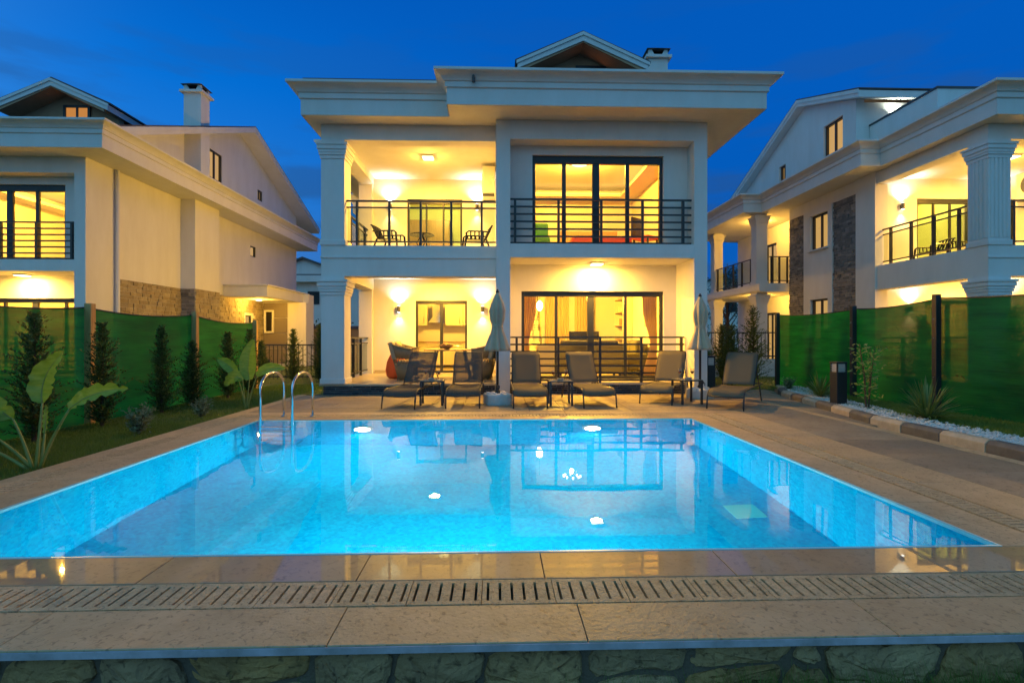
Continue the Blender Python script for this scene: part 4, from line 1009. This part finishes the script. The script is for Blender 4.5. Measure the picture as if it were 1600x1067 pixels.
for k in range(4):
    g = k*math.pi/2+.6; MB().tube([(.02*math.cos(g),.02*math.sin(g),.5),(.14*math.cos(g),.14*math.sin(g),.3),(.05*math.cos(g),.05*math.sin(g),.15),(.24*math.cos(g),.24*math.sin(g),0)],.014,6).build('leg', X['black'], t, smooth=True)

# ================================================================== ROOM CONTENTS (seen through the glass)
# living room
def curtain(x0,x1,y,z0,z1,mt,lab,tie=None,nf=6,grp='living room curtains'):
    b = MB(); n = nf*6; rows = 10
    for i in range(rows+1):
        f = i/rows; z = z1+(z0-z1)*f
        for k in range(n+1):
            u = k/n; x = x0+(x1-x0)*u
            if tie is not None:
                s = 1-.55*math.exp(-((f-.62)/.22)**2); ed = x0 if tie < 0 else x1; x = ed+(x-ed)*s
            b.v.append((x, y+.035*math.sin(u*nf*2*math.pi), z))
    b.f = [(i*(n+1)+k,i*(n+1)+k+1,(i+1)*(n+1)+k+1,(i+1)*(n+1)+k) for i in range(rows) for k in range(n)]
    return tag(b.build('curtain', X[mt], smooth=True, solid=.006), lab, 'curtain', grp)
curtain(.66,1.00,12.85,.28,2.5,'curtain','amber curtain tied back at the left of the living room window',-1)
curtain(3.66,4.02,12.85,.28,2.5,'curtain','amber curtain tied back at the right of the living room window',1)
curtain(1.75,2.55,18.05,.28,2.85,'curtain2','beige folded curtain on the living room back wall, left of the dark screen',None,8)
curtain(2.75,3.45,18.05,.28,2.85,'curtain2','beige folded curtain on the living room back wall, above the dark screen',None,7)
t = thing('television', 'dark television on a low stand in the living room', 'television', (2.95,17.3,.25))
MB().box(-.5,.5,-.03,.03,.66,1.24).build('screen', X['black'], t, bevel=.01); MB().box(-.2,.2,-.1,.1,.60,.62).build('foot', X['black'], t); MB().box(-.05,.05,-.02,.02,.621,.659).build('neck', X['black'], t)
t = thing('media_stand', 'low oak stand under the living room television', 'cabinet', (2.95,17.3,.25))
MB().box(-.8,.8,-.2,.2,.08,.595).build('cabinet_body', X['wood2'], t, bevel=.008)
for k in range(3): MB().box(-.78+k*.53,-.28+k*.53,-.218,-.202,.1,.57).build('drawer_front', X['cabinet'], t)
for x in (-.7,.7): MB().box(x-.03,x+.03,-.15,.15,0,.079).build('foot', X['dark'], t)
def sofa(loc,rz,wd,lab,nc):
    t = thing('sofa', lab, 'sofa', loc, rz, 'olive sofas in the living room')
    MB().box(-wd/2,wd/2,-.42,.40,.12,.40).build('base', X['sofa'], t, bevel=.03); MB().box(-wd/2,wd/2,-.44,-.22,.30,.86).build('back', X['sofa'], t, bevel=.06)
    for s in (-1,1): MB().box(s*wd/2-.1,s*wd/2+.1,-.42,.40,.12,.60).build('armrest', X['sofa'], t, bevel=.05)
    for k in range(nc):
        x0 = -wd/2+.11+(wd-.22)*k/nc; x1 = x0+(wd-.22)/nc-.01
        MB().box(x0,x1,-.2,.40,.402,.52).build('seat_cushion', X['sofa'], t, bevel=.04); MB().box(x0,x1,-.30,-.12,.52,.96).build('back_cushion', X['sofa'], t, bevel=.06)
    for sx in (-1,1):
        for sy in (-.35,.33): MB().box(sx*(wd/2-.1)-.025,sx*(wd/2-.1)+.025,sy-.025,sy+.025,0,.119).build('leg', X['dark'], t)
    return t
sofa((2.45,13.75,.25),0,1.75,'wide olive sofa seen from behind in the living room',2); sofa((3.75,14.9,.25),R(90),1.5,'olive sofa along the right wall of the living room',2)
t = thing('armchair', 'pale tub armchair at the left of the living room sofa', 'armchair', (1.3,13.6,.25), R(10))
MB().box(-.3,.3,-.3,.3,.12,.42).build('seat', X['cushion'], t, bevel=.05); MB().box(-.32,.32,-.34,-.2,.3,.85).build('backrest', X['cushion'], t, bevel=.06)
for s in (-1,1): MB().box(s*.3-.06,s*.3+.06,-.3,.28,.12,.6).build('armrest', X['cushion'], t, bevel=.04); MB().box(s*.22-.02,s*.22+.02,-.02,.02,0,.119).build('leg', X['dark'], t)
t = thing('staircase', 'pale staircase with treads rising at the left of the living room', 'stairs', (1.0,16.2,.25))
for k in range(11): MB().box(-.45,.45,k*.17,k*.17+.28,k*.18+.03,k*.18+.18).build('tread', X['wood2' if k%1 else 'cabinet'], t)
for k in range(0,11,2): MB().tube([(.43,k*.17+.1,k*.18+.18),(.43,k*.17+.1,k*.18+1.0)],.012,6).build('baluster', X['dark'], t)
MB().tube([(.43,.1,1.0),(.43,1.85,2.85)],.02,6).build('handrail', X['wood2'], t)
t = thing('wall_shelf', 'tall wall shelf with pale boxes at the right of the living room', 'shelf', (4.1,16.6,.25))
for k in range(5): MB().box(-.15,.17,-.5,.5,.55+k*.42,.58+k*.42).build('shelf_board', X['wood2'], t)
for y in (-.52,.5): MB().box(-.15,.17,y,y+.02,0,2.3).build('side_panel', X['cabinet'], t)
for k in range(4): MB().box(-.1,.12,-.4+.2*k,-.27+.2*k,.582+k*.42,.80+k*.42).build('box', X['cabinet' if k%2 else 'wood2'], t)
t = thing('picture', 'framed pale picture on the right wall of the living room', 'picture', (4.27,14.3,1.9))
MB().box(-.03,-.001,-.4,.4,-.3,.3).build('frame', X['wood2'], t); MB().quad((-.032,-.36,-.26),(-.032,.36,-.26),(-.032,.36,.26),(-.032,-.36,.26)).build('canvas', X['cream'], t)
# kitchen
t = thing('kitchen_units', 'cream kitchen cupboards and hood seen through the lower terrace door', 'kitchen', (-1.6,18.05,.25))
for k in range(4):
    x0 = -1.4+.62*k; MB().box(x0,x0+.61,-.28,.32,.1,.86).build('base_cupboard', X['cabinet'], t, bevel=.004)
    MB().tube([(x0+.1,-.30,.76),(x0+.5,-.30,.76)],.009,6).build('handle', X['chrome'], t)
    if k != 1:
        MB().box(x0,x0+.61,0,.32,1.45,2.15).build('wall_cupboard', X['cabinet'], t, bevel=.004); MB().tube([(x0+.5,-.02,1.5),(x0+.5,-.02,1.75)],.009,6).build('handle', X['chrome'], t)
MB().box(-1.42,1.1,-.31,.32,.862,.90).build('worktop', X['wood2'], t)
MB().prism([(-.75,1.55),(-.2,1.55),(-.35,1.75),(-.35,2.15),(-.6,2.15),(-.6,1.75)],'y',0,.3).build('hood', X['chrome'], t)
t = thing('coffee_machine', 'small dark appliance on the kitchen worktop', 'appliance', (-.75,17.95,1.15)); MB().box(-.12,.12,-.12,.12,0,.03).build('base', X['black'], t); MB().box(-.11,.11,.0,.12,.031,.3).build('body', X['black'], t, bevel=.01); MB().box(-.11,.11,-.12,-.001,.2,.3).build('head', X['black'], t, bevel=.01)
# upstairs front room: bed, armchair, wardrobe
t = thing('bed', 'bed with bright orange cover in the upper front room', 'bed', (2.75,14.3,3.325))
MB().box(-.8,.8,-1.0,1.0,.1,.35).build('base', X['wood2'], t); MB().box(-.78,.78,-.98,.95,.352,.58).build('mattress', X['orange'], t, bevel=.05); MB().box(-.85,.85,1.0,1.08,.0,1.1).build('headboard', X['wood2'], t)
for s in (-1,1): MB().box(s*.38-.3,s*.38+.3,.5,.9,.58,.7).build('pillow', X['plastic_w'], t, bevel=.05)
t = thing('desk_chair', 'grey chair with orange cushion beside the bed upstairs', 'chair', (3.75,12.9,3.325), R(40))
MB().box(-.25,.25,-.25,.25,.4,.47).build('seat', X['orange'], t, bevel=.02); MB().box(-.22,.22,.24,.29,.5,1.0).build('backrest', X['cushion_d'], t, bevel=.02)
for sx in (-1,1):
    for sy in (-1,1): MB().box(sx*.2-.02,sx*.2+.02,sy*.2-.02,sy*.2+.02,0,.399).build('leg', X['dark'], t)
t = thing('lounge_chair', 'bright green chair at the left of the upper front room', 'chair', (1.1,13.1,3.325))
MB().box(-.25,.25,-.25,.25,.15,.45).build('seat', X['green'], t, bevel=.03); MB().box(-.25,.25,.2,.3,.3,.9).build('backrest', X['green'], t, bevel=.04)
for sx in (-1,1): MB().box(sx*.2-.02,sx*.2+.02,-.02,.02,0,.149).build('leg', X['dark'], t)
t = thing('inner_door', 'pale door on the back wall of the upper front room', 'door', (1.55,16.15,3.325))
MB().box(-.42,.42,0,.04,0,2.05).build('leaf', X['cabinet'], t); MB().box(-.5,-.421,-.01,.04,0,2.12).box(.421,.5,-.01,.04,0,2.12).build('door_frame', X['trim'], t); MB().box(-.36,-.24,-.05,-.02,1.0,1.03).build('handle', X['chrome'], t)
t = thing('wardrobe', 'oak wardrobe in the upper green room behind the terrace', 'wardrobe', (-2.3,18.2,3.325))
MB().box(-.7,.7,-.3,.35,.05,2.0).build('carcass', X['wood2'], t)
for s in (-1,1): MB().box(min(s*.01,s*.69),max(s*.01,s*.69),-.325,-.302,.06,1.98).build('door', X['wood2'], t, bevel=.004); MB().box(s*.06-.01,s*.06+.01,-.35,-.326,.9,1.15).build('handle', X['chrome'], t)
# left villa: clock
t = thing('wall_clock', 'round lattice wall clock inside the left-hand villa', 'clock', (-12.6,20.7,2.25))
b = MB(Matrix.Rotation(R(90),4,'X')); b.lathe([(.33,-.02),(.33,.02),(.29,.02),(.29,-.02)],n=28); b.build('rim', X['dark'], t)
MB(Matrix.Rotation(R(90),4,'X')).lathe([(.10,-.015),(.10,.015)],n=16).build('hub', X['dark'], t)
for k in range(12): g = k*math.pi/6; MB().tube([(.1*math.cos(g),0,.1*math.sin(g)),(.30*math.cos(g),0,.30*math.sin(g))],.012,5).build('spoke', X['dark'], t)

# ================================================================== FENCES
def shade_fence(lab, posts, zt, side, wood, sag):
    p0 = posts[0]; t = thing('shade_fence', lab, 'fence', (p0[0],p0[1],-.05), 0); O = (p0[0],p0[1],-.05)
    for i,(x,y,h) in enumerate(posts):
        s = .05 if wood else .045
        MB().box(x-s,x+s,y-s,y+s,-.1,h+.06).build('post', X['wood' if wood else 'dark'], t, O, bevel=.005)
        if not wood:
            for k in range(5): z = .3+k*.32; MB().lathe([(.012,0),(.012,.008)],(x-s-.006,y,z),8).build('bolt', X['chrome'], t, O)
    for (xa,ya,ha),(xb,yb,hb) in zip(posts,posts[1:]):
        b = MB(); n = 24; m = 26
        for i in range(n+1):
            u = i/n; x = xa+(xb-xa)*u; y = ya+(yb-ya)*u
            top = ha+(hb-ha)*u - sag*4*u*(1-u)
            for j in range(m+1):
                v = j/m; z = -.06+(top+.06)*v
                off = side*(.062)+.022*math.sin(u*9+v*4)*math.sin(v*3.1)*math.sin(u*math.pi)+.014*math.sin(v*22+math.sin(u*7)*2.5)*(v*v)*math.sin(u*math.pi)**.5
                b.v.append((x+off,y,z))
        b.f = [(i*(m+1)+j,(i+1)*(m+1)+j,(i+1)*(m+1)+j+1,i*(m+1)+j+1) for i in range(n) for j in range(m)]
        sc_ = b.build('net_panel', X['mesh'], t, O, smooth=True)
        tp = [(xa+(xb-xa)*i/16+side*.058, ya+(yb-ya)*i/16, ha+(hb-ha)*i/16-sag*4*(i/16)*(1-i/16)) for i in range(17)]
        MB().tube(tp,.012,5).build('hem', X['dark'], sc_, O)
    return t
shade_fence('green shade net fence on square wooden posts along the left lawn',[(-6.15,2.6,1.72),(-6.15,5.3,1.74),(-6.15,8.05,1.73),(-6.15,10.8,1.74),(-6.15,13.45,1.66)],1.74,-1,True,.075)
shade_fence('green shade net fence on dark metal posts along the right lawn',[(7.28,2.2,1.9),(7.28,5.3,1.9),(7.28,8.35,1.93),(7.28,10.35,1.86),(7.28,13.2,1.86)],1.9,1,False,.05)
# low dark garden railings between the houses
def garden_rail(lab, x0,x1,y,z0,z1):
    t = thing('garden_railing', lab, 'railing', (x0,y,0)); O = (x0,y,0)
    for z in (z1,z0+.1): MB().box(x0,x1,y-.02,y+.02,z-.02,z+.02).build('rail', X['dark'], t, O)
    n = int((x1-x0)/.13)
    for k in range(n+1): x = x0+(x1-x0)*k/n; MB().box(x-.009,x+.009,y-.009,y+.009,z0,z1-.021).build('bar', X['dark'], t, O)
garden_rail('dark metal garden railing behind the left conifers by the entrance',-8.6,-4.4,16.6,-.05,1.05)
garden_rail('dark metal railing on a low wall beside the right-hand villa',5.2,9.7,17.4,.55,1.45)
tag(MB().box(5.1,9.8,17.3,17.5,-.1,.55).build('low_wall', X['white'], bevel=.01),'low white wall under the railing beside the right-hand villa','wall')

# ================================================================== BOLLARDS
def bollard(loc,h,lab):
    t = thing('bollard_light', lab, 'bollard light', loc, .05, 'unlit bollard lights')
    MB().box(-.095,.095,-.095,.095,0,h*.76).build('body', X['dark'], t, bevel=.006)
    MB().box(-.07,.07,-.07,.07,h*.761,h*.955).build('lens', X['plastic_w'], t)
    for k in range(4): z = h*.785+k*h*.042; MB().box(-.092,.092,-.092,.092,z,z+.008).build('louvre', X['lip'], t)
    for sx in (-1,1):
        for sy in (-1,1): MB().box(sx*.083-.010,sx*.083+.010,sy*.083-.010,sy*.083+.010,h*.761,h*.955).build('corner_bar', X['dark'], t)
    MB().box(-.10,.10,-.10,.10,h*.956,h).build('cap', X['dark'], t, bevel=.006)
bollard((6.13,9.1,.085),.76,'black bollard light standing in the white gravel'); bollard((4.98,11.95,-.03),.88,'black bollard light behind the right-end lounger at the house corner')

# ================================================================== PLANTS
rnd = random.Random(21)
def conifer_mesh(seed, h, rad, dens=1.0):
    r = random.Random(seed); b = MB(); tk = MB()
    tk.tube([(0,0,-.1),(.01,0,h*.5),(0,.01,h*.97)],[.03,.02,.006],7)
    nb = int(330*dens)
    for i in range(nb):
        f = ((i+.5)/nb)**1.15; z = h*(.03+.95*f); g = i*2.399+r.uniform(-.6,.6)
        ln = rad*((1.04-f)**.7)*r.choice((.45,.7,.9,1.0,1.15))*r.uniform(.8,1.2)+.02
        if f < .08: ln *= .7
        up = r.uniform(.2,1.15); dx,dy = math.cos(g),math.sin(g); p0 = Vector((0,0,z)); d = Vector((dx,dy,up)).normalized()
        cv = Vector((r.gauss(0,.22),r.gauss(0,.22),r.uniform(-.05,.35)))*ln
        m = max(4,int(ln/.024))
        for k in range(m):
            u = (k+1)/m; q = p0+d*ln*u+cv*u*u
            if r.random() < .25*(1-u): continue
            for s in (-1,1):
                sd = Vector((-dy*s,dx*s,r.uniform(-.5,.9)))
                tip = q+(d*r.uniform(.4,1.0)+sd*r.uniform(.4,.9)+Vector((r.gauss(0,.3),r.gauss(0,.3),r.gauss(.1,.3)))).normalized()*r.uniform(.035,.085)*(1.1-.45*u)
                wv = Vector((r.gauss(0,1),r.gauss(0,1),r.gauss(0,1))).normalized()*.014
                b.add([q-wv,q+wv,tip],[(0,1,2)])
    return b, tk
def conifer(seed,h,rad,loc,lab,grp,dens=1.0):
    b,tk = conifer_mesh(seed,h,rad,dens); t = thing('conifer_tree', lab, 'conifer', loc, 0, grp)
    b.build('crown', X['needle'], t); tk.build('trunk', X['bark'], t); return t
G1 = 'young conifers along the green fences'
CL = [(-5.72,6.6,1.62,.33,'tall young conifer before the left fence, behind the paddle-leaf plant'),(-5.75,7.75,1.52,.30,'young conifer in front of the first lit post of the left fence'),(-5.75,9.1,1.5,.27,'young conifer before the left fence between the two lit posts'),
      (-5.75,10.0,1.22,.28,'shorter conifer just left of the second lit fence post'),(-5.75,11.3,1.42,.30,'young conifer just right of the second lit fence post'),(-5.75,12.3,1.5,.32,'young conifer near the far end of the left fence')]
for i,(x,y,h,r_,lb_) in enumerate(CL): conifer(30+i,h,r_,(x,y,-.03),lb_,G1,1.0)
CB = [(-5.9,15.3,1.55,.34,'conifer before the entrance of the left-hand villa, left one'),(-5.25,15.6,1.7,.36,'conifer before the entrance of the left-hand villa, middle one'),(-4.6,15.2,1.75,.38,'dark conifer close against the left terrace column'),
      (-6.7,15.0,1.2,.34,'low conifer behind the end of the left fence')]
for i,(x,y,h,r_,lb_) in enumerate(CB): conifer(50+i,h,r_,(x,y,-.03),lb_,'conifers between the left houses')
CR = [(5.35,14.6,1.75,.5,'conifer at the house corner behind the right-end lounger'),(6.0,14.9,1.85,.5,'second conifer right of the house corner'),(6.55,14.2,1.65,.46,'conifer midway between house corner and right fence'),
      (7.25,14.4,2.2,.50,'tallest conifer at the end of the right fence'),(6.9,15.6,1.7,.5,'conifer behind the tallest one near the right fence')]
for i,(x,y,h,r_,lb_) in enumerate(CR): conifer(70+i,h,r_,(x,y,-.03),lb_,'conifers between the right houses')
CF = [(7.8,12.0,1.5,.34),(7.8,10.9,1.75,.36),(7.85,9.3,1.7,.42),(7.85,7.6,1.75,.45),(7.85,6.4,1.7,.42)]
for i,(x,y,h,r_) in enumerate(CF): conifer(90+i,h,r_,(x,y,-.03),['conifer shadow behind the far panel of the right fence, far one','conifer shadow behind the far panel of the right fence, near one','conifer showing dark through the middle panel of the right fence','conifer showing dark through the near panel of the right fence','conifer behind the right fence at the picture edge'][i],'conifers behind the right fence')

def paddle(stem, lf, mid, p0, p1, p2, p3, wid, fold=.35, twist=0, tear=0):
    """stalk from p0 to p1, blade along p1-p2-p3"""
    P0,P1,P2,P3 = map(Vector,(p0,p1,p2,p3))
    pts = [P0.lerp(P1,i/8)+ (P1-P0).cross(Vector((0,0,1))).cross(P1-P0).normalized()*0 for i in range(9)]
    c = P0.lerp(P1,.5)+Vector((0,0,.12*(P1-P0).length)) if abs((P1-P0).normalized().z) < .97 else P0.lerp(P1,.5)
    pts = [P0*(1-u)**2+c*2*u*(1-u)+P1*u*u for u in [i/8 for i in range(9)]]
    stem.tube(pts,[.018-.009*i/8 for i in range(9)],7)
    n = 18; sp = [P1*(1-u)**2+P2*2*u*(1-u)+P3*u*u for u in [i/n for i in range(n+1)]]
    mid.tube(sp,[.008-.006*i/n for i in range(n+1)],5)
    base = len(lf.v)
    for i,p in enumerate(sp):
        t = (sp[min(i+1,n)]-sp[max(i-1,0)]).normalized(); s = t.cross(Vector((math.sin(twist),math.cos(twist)*-1,.35))).normalized(); nn = s.cross(t).normalized()
        u = i/n; w_ = wid*(math.sin(math.pi*min(1,u*.93+.05))**.62)*(1-.25*u)
        for k,v in enumerate((-1,-.55,-.02,.02,.55,1)):
            wob = .012*math.sin(i*1.9+k)*abs(v)
            tr_ = -.03 if tear and i%tear == 0 and abs(v) == 1 else 0
            lf.v.append(tuple(p+s*(v*w_+tr_*v)+nn*(fold*abs(v)**1.3*w_+wob)))
    lf.f += [(base+i*6+k,base+i*6+k+1,base+(i+1)*6+k+1,base+(i+1)*6+k) for i in range(n) for k in range(5) if k != 2]
def banana(loc, lab, leaves):
    t = thing('paddle_leaf_plant', lab, 'plant', loc, 0, 'paddle-leaf garden plants')
    for a in leaves:
        s,l,m = MB(),MB(),MB(); paddle(s,l,m,*a[:4],**a[4]); st_ = s.build('stalk', X['stem'], t, smooth=True)
        lo_ = l.build('leaf', X['banana'], t, smooth=True); m.build('midrib', X['stem'], lo_, smooth=True)
    return t
banana((-4.53,5.25,-.03),'large paddle-leaf plant at the left edge of the pool deck',[
    ((.0,0,0),(.06,.0,.66),(-.02,.05,.92),(.26,.0,1.16),dict(wid=.135,twist=.2,tear=7)),
    ((.03,0,0),(.36,-.05,.60),(.55,-.03,.80),(.92,-.05,.80),dict(wid=.105,fold=.42,twist=-.4,tear=4)),
    ((-.03,0,0),(-.22,.0,.50),(-.45,.05,.62),(-.62,-.1,.86),dict(wid=.11,fold=.3,twist=.5,tear=5)),
    ((-.04,.02,0),(-.42,-.08,.40),(-.62,-.1,.60),(-.15,-.14,.60),dict(wid=.085,twist=.9)),
    ((-.05,-.02,0),(-.55,-.1,.30),(-.80,-.1,.46),(-1.1,-.1,.40),dict(wid=.12,twist=.2)),
    ((.02,.03,0),(.0,.1,.34),(.0,.12,.5),(-.02,.14,.62),dict(wid=.03))])
banana((-4.55,9.6,-.03),'smaller paddle-leaf plant by the far left end of the pool',[
    ((0,0,0),(.06,.02,.62),(-.05,.05,1.0),(.16,.0,1.48),dict(wid=.20,twist=.3)),
    ((.02,0,0),(.22,.03,.70),(.45,.0,.92),(.85,.05,.86),dict(wid=.14,twist=-.4)),
    ((-.02,0,0),(-.06,-.05,.62),(-.22,-.1,.82),(-.42,-.12,.50),dict(wid=.16,twist=.6,tear=3)),
    ((-.03,.03,0),(-.25,.1,.7),(-.5,.15,1.0),(-.75,.2,1.05),dict(wid=.14,twist=.2))]).scale = (.8,.8,.86)
def shrub(loc,rad,h,mt,lab,n,leaf,grp,seed):
    r = random.Random(seed); b,tk = MB(),MB(); t = thing('shrub', lab, 'shrub', loc, 0, grp)
    for k in range(14):
        g = r.uniform(0,6.28); rr = r.uniform(.2,.85)*rad; top = Vector((rr*math.cos(g),rr*math.sin(g),h*r.uniform(.55,1))); pts = [Vector((0,0,-.03)),Vector((top.x*.4,top.y*.4,top.z*.6)),top]
        tk.tube(pts,[.008,.006,.003],5)
        for j in range(n//14):
            u = r.uniform(.25,1.05); p = pts[0]*(1-u)**2+pts[1]*2*u*(1-u)+pts[2]*u*u if u<=1 else pts[2]
            d = Vector((r.gauss(0,1),r.gauss(0,1),r.gauss(.5,.7))).normalized(); p = p+Vector((r.gauss(0,.03),r.gauss(0,.03),r.gauss(0,.03))); s = d.orthogonal().normalized()
            L_ = leaf*r.uniform(.6,1.2); b.add([p,p+d*L_*.5+s*L_*.16,p+d*L_,p+d*L_*.5-s*L_*.16],[(0,1,2,3)])
    b.build('foliage', X[mt], t); tk.build('branch', X['bark'], t); return t
shrub((-4.75,7.05,-.03),.21,.36,'olive','round olive shrub on the lawn left of the pool',900,.06,'low olive shrubs',1)
shrub((-4.8,8.6,-.03),.18,.30,'olive','smaller olive shrub nearer the second paddle-leaf plant',700,.06,'low olive shrubs',2)
shrub((6.72,11.7,.08),.2,.25,'olive','small shrub at the far end of the white gravel',500,.06,'low olive shrubs',3)
def yucca(loc,h,n,lab,seed):
    r = random.Random(seed); b = MB(); t = thing('yucca', lab, 'plant', loc, 0, 'spiky yuccas in the gravel')
    for k in range(n):
        g = r.uniform(0,6.283); e_ = math.asin(min(1,r.uniform(.12,1.0)**.7)); L_ = h*r.uniform(.75,1.1); w_ = .011
        d = Vector((math.cos(g)*math.cos(e_),math.sin(g)*math.cos(e_),math.sin(e_))); s = Vector((-math.sin(g),math.cos(g),0)); p = Vector((d.x*.02,d.y*.02,.02))
        dr = .22*math.cos(e_)*L_; q1 = p+d*L_*.5; q2 = p+d*L_*.85-Vector((0,0,dr*.5)); q3 = p+d*L_-Vector((0,0,dr))
        b.add([p-s*w_,p+s*w_,q1+s*w_*.9,q1-s*w_*.9,q2+s*w_*.5,q2-s*w_*.5,q3],[(0,1,2,3),(3,2,4,5),(5,4,6)])
    b.build('blade_rosette', X['yucca'], t); MB().lathe([(.05,-.03),(.06,.03),(.03,.08)],n=9).build('crown_base', X['bark'], t)
yucca((6.27,7.35,.08),.62,150,'large spiky yucca in the white gravel nearest the camera',1); yucca((6.5,10.2,.08),.52,120,'smaller spiky yucca beyond the gravel bollard light',2)
def sapling(loc,h,lab):
    r = random.Random(9); t = thing('sapling', lab, 'tree', loc, 0); b,tk = MB(),MB()
    for k in range(4):
        g = k*1.6+.3; sp = [Vector((.02*math.cos(g),.02*math.sin(g),-.03)),Vector((.06*math.cos(g),.06*math.sin(g),h*.5)),Vector(((.08+.05*k%.12)*math.cos(g),.12*math.sin(g),h*r.uniform(.85,1.05)))]
        tk.tube(sp,[.012,.009,.004],6)
        for j in range(70):
            u = r.uniform(.35,1.0); p = sp[0]*(1-u)**2+sp[1]*2*u*(1-u)+sp[2]*u*u+Vector((r.gauss(0,.075),r.gauss(0,.075),r.gauss(0,.03)))
            d = Vector((r.gauss(0,1),r.gauss(0,1),r.gauss(.2,.8))).normalized(); s = d.orthogonal().normalized(); L_ = r.uniform(.05,.10); b.add([p,p+d*L_*.5+s*L_*.17,p+d*L_,p+d*L_*.5-s*L_*.17],[(0,1,2,3)])
    for j in range(50):
        p = Vector((r.gauss(0,.12),r.gauss(0,.12),r.uniform(.15,.4))); d = Vector((r.gauss(0,1),r.gauss(0,1),r.gauss(.1,.6))).normalized(); s = d.orthogonal().normalized(); b.add([p,p+d*.04+s*.014,p+d*.08,p+d*.04-s*.014],[(0,1,2,3)])
    b.build('crown', X['sapling'], t); tk.build('trunk', X['bark'], t)
sapling((6.22,8.5,.08),1.08,'slim young tree with yellow-green leaves beside the gravel bollard light')
def broadleaf(loc,h,rad,lab,seed):
    r = random.Random(seed); t = thing('garden_tree', lab, 'tree', loc, 0, 'dark trees beyond the houses'); b,tk = MB(),MB()
    tk.tube([(0,0,-.2),(.05,0,h*.4),(0,.05,h*.8)],[.12,.09,.03],8)
    cl_ = []
    for k in range(16):
        g = r.uniform(0,6.28); rr = rad*r.uniform(.1,.8); z = h*r.uniform(.35,.92); c = Vector((rr*math.cos(g),rr*math.sin(g),z)); cl_.append((c,rad*r.uniform(.25,.45))); tk.tube([Vector((0,0,z*.6)),c],[.04,.012],5)
    for c,q in cl_:
        for j in range(170):
            p = c+Vector((r.gauss(0,1),r.gauss(0,1),r.gauss(0,.8)))*q*.6; d = Vector((r.gauss(0,1),r.gauss(0,1),r.gauss(0,1))).normalized(); s = d.orthogonal().normalized(); L_ = r.uniform(.08,.16); b.add([p,p+d*L_*.5+s*L_*.3,p+d*L_,p+d*L_*.5-s*L_*.3],[(0,1,2,3)])
    b.build('crown', X['leafd'], t); tk.build('trunk', X['bark'], t)
broadleaf((12.4,27.5,-.1),5.4,1.5,'dark tree seen between the rear columns of the right-hand villa',1)
broadleaf((9.3,33,-.1),3.6,1.8,'dark tree far behind the gap right of the main villa',2)
broadleaf((-9.2,30,-.1),2.4,1.2,'dark bushy tree far behind the gap left of the main villa',3)

# ================================================================== FAR HOUSES
def far_house(x,y,wd,dp,lab):
    t = thing('far_villa', lab, 'house', (x,y,-.1), 0, 'unlit villas in the distance'); O = (x,y,-.1)
    MB().box(x-wd/2,x+wd/2,y,y+dp,-.2,5.6).build('wall', X['stucco'], t, O); MB().box(x-wd/2-.6,x+wd/2+.6,y-.6,y+dp+.6,5.602,6.1).build('eave', X['trim'], t, O)
    MB().box(x-wd/2-.5,x+wd/2+.5,y-.5,y+dp+.5,6.102,6.2).build('roof_edge', X['rooftile'], t, O)
    MB().prism([(x-wd*.32,6.2),(x+wd*.32,6.2),(x+wd*.32,6.4),(x,7.5),(x-wd*.32,6.4)],'y',y+.5,y+dp).build('gable', X['stucco'], t, O)
    MB().prism([(x-wd*.36,6.38),(x,7.66),(x+wd*.36,6.38),(x+wd*.36,6.24),(x,7.5),(x-wd*.36,6.24)],'y',y+.2,y+dp+.2).build('roof', X['rooftile'], t, O)
    for fx,z0,z1,w_ in ((-.3,3.4,5.2,1.2),(.1,3.9,4.9,.9),(.34,3.4,5.2,.8),(-.3,.3,2.3,1.6),(.2,.9,2.2,1.1)):
        f = MB().box(x+fx*wd-w_/2,x+fx*wd+w_/2,y-.06,y-.002,z0,z1).build('window', X['dark'], t, O); MB().quad((x+fx*wd-w_/2+.08,y-.065,z0+.08),(x+fx*wd+w_/2-.08,y-.065,z0+.08),(x+fx*wd+w_/2-.08,y-.065,z1-.08),(x+fx*wd-w_/2+.08,y-.065,z1-.08)).build('pane', X['black'], f, O)
far_house(-15.2,41,9.5,9,'unlit grey villa far behind, in the gap left of the main villa')
far_house(-2.5,46,9,9,'unlit villa far behind, hidden mostly by the main villa'); far_house(23,52,10,9,'unlit villa far behind, right of the main villa')
t = thing('boundary_wall', 'beige garden wall with dark tile coping far behind the left terrace', 'wall', (-9,27.6,0))
MB().box(-6,5.0,-.1,.1,-.1,1.75).build('wall_face', mat('beige_render',(.40,.30,.20),.9,var=(.33,.24,.16),vscale=2), t); 
for k in range(36): MB().prism([(-.2,1.752),(.2,1.752),(0,1.90)],'x',-6+k*.305,-6+k*.305+.297).build('coping_tile', X['rooftile'], t)
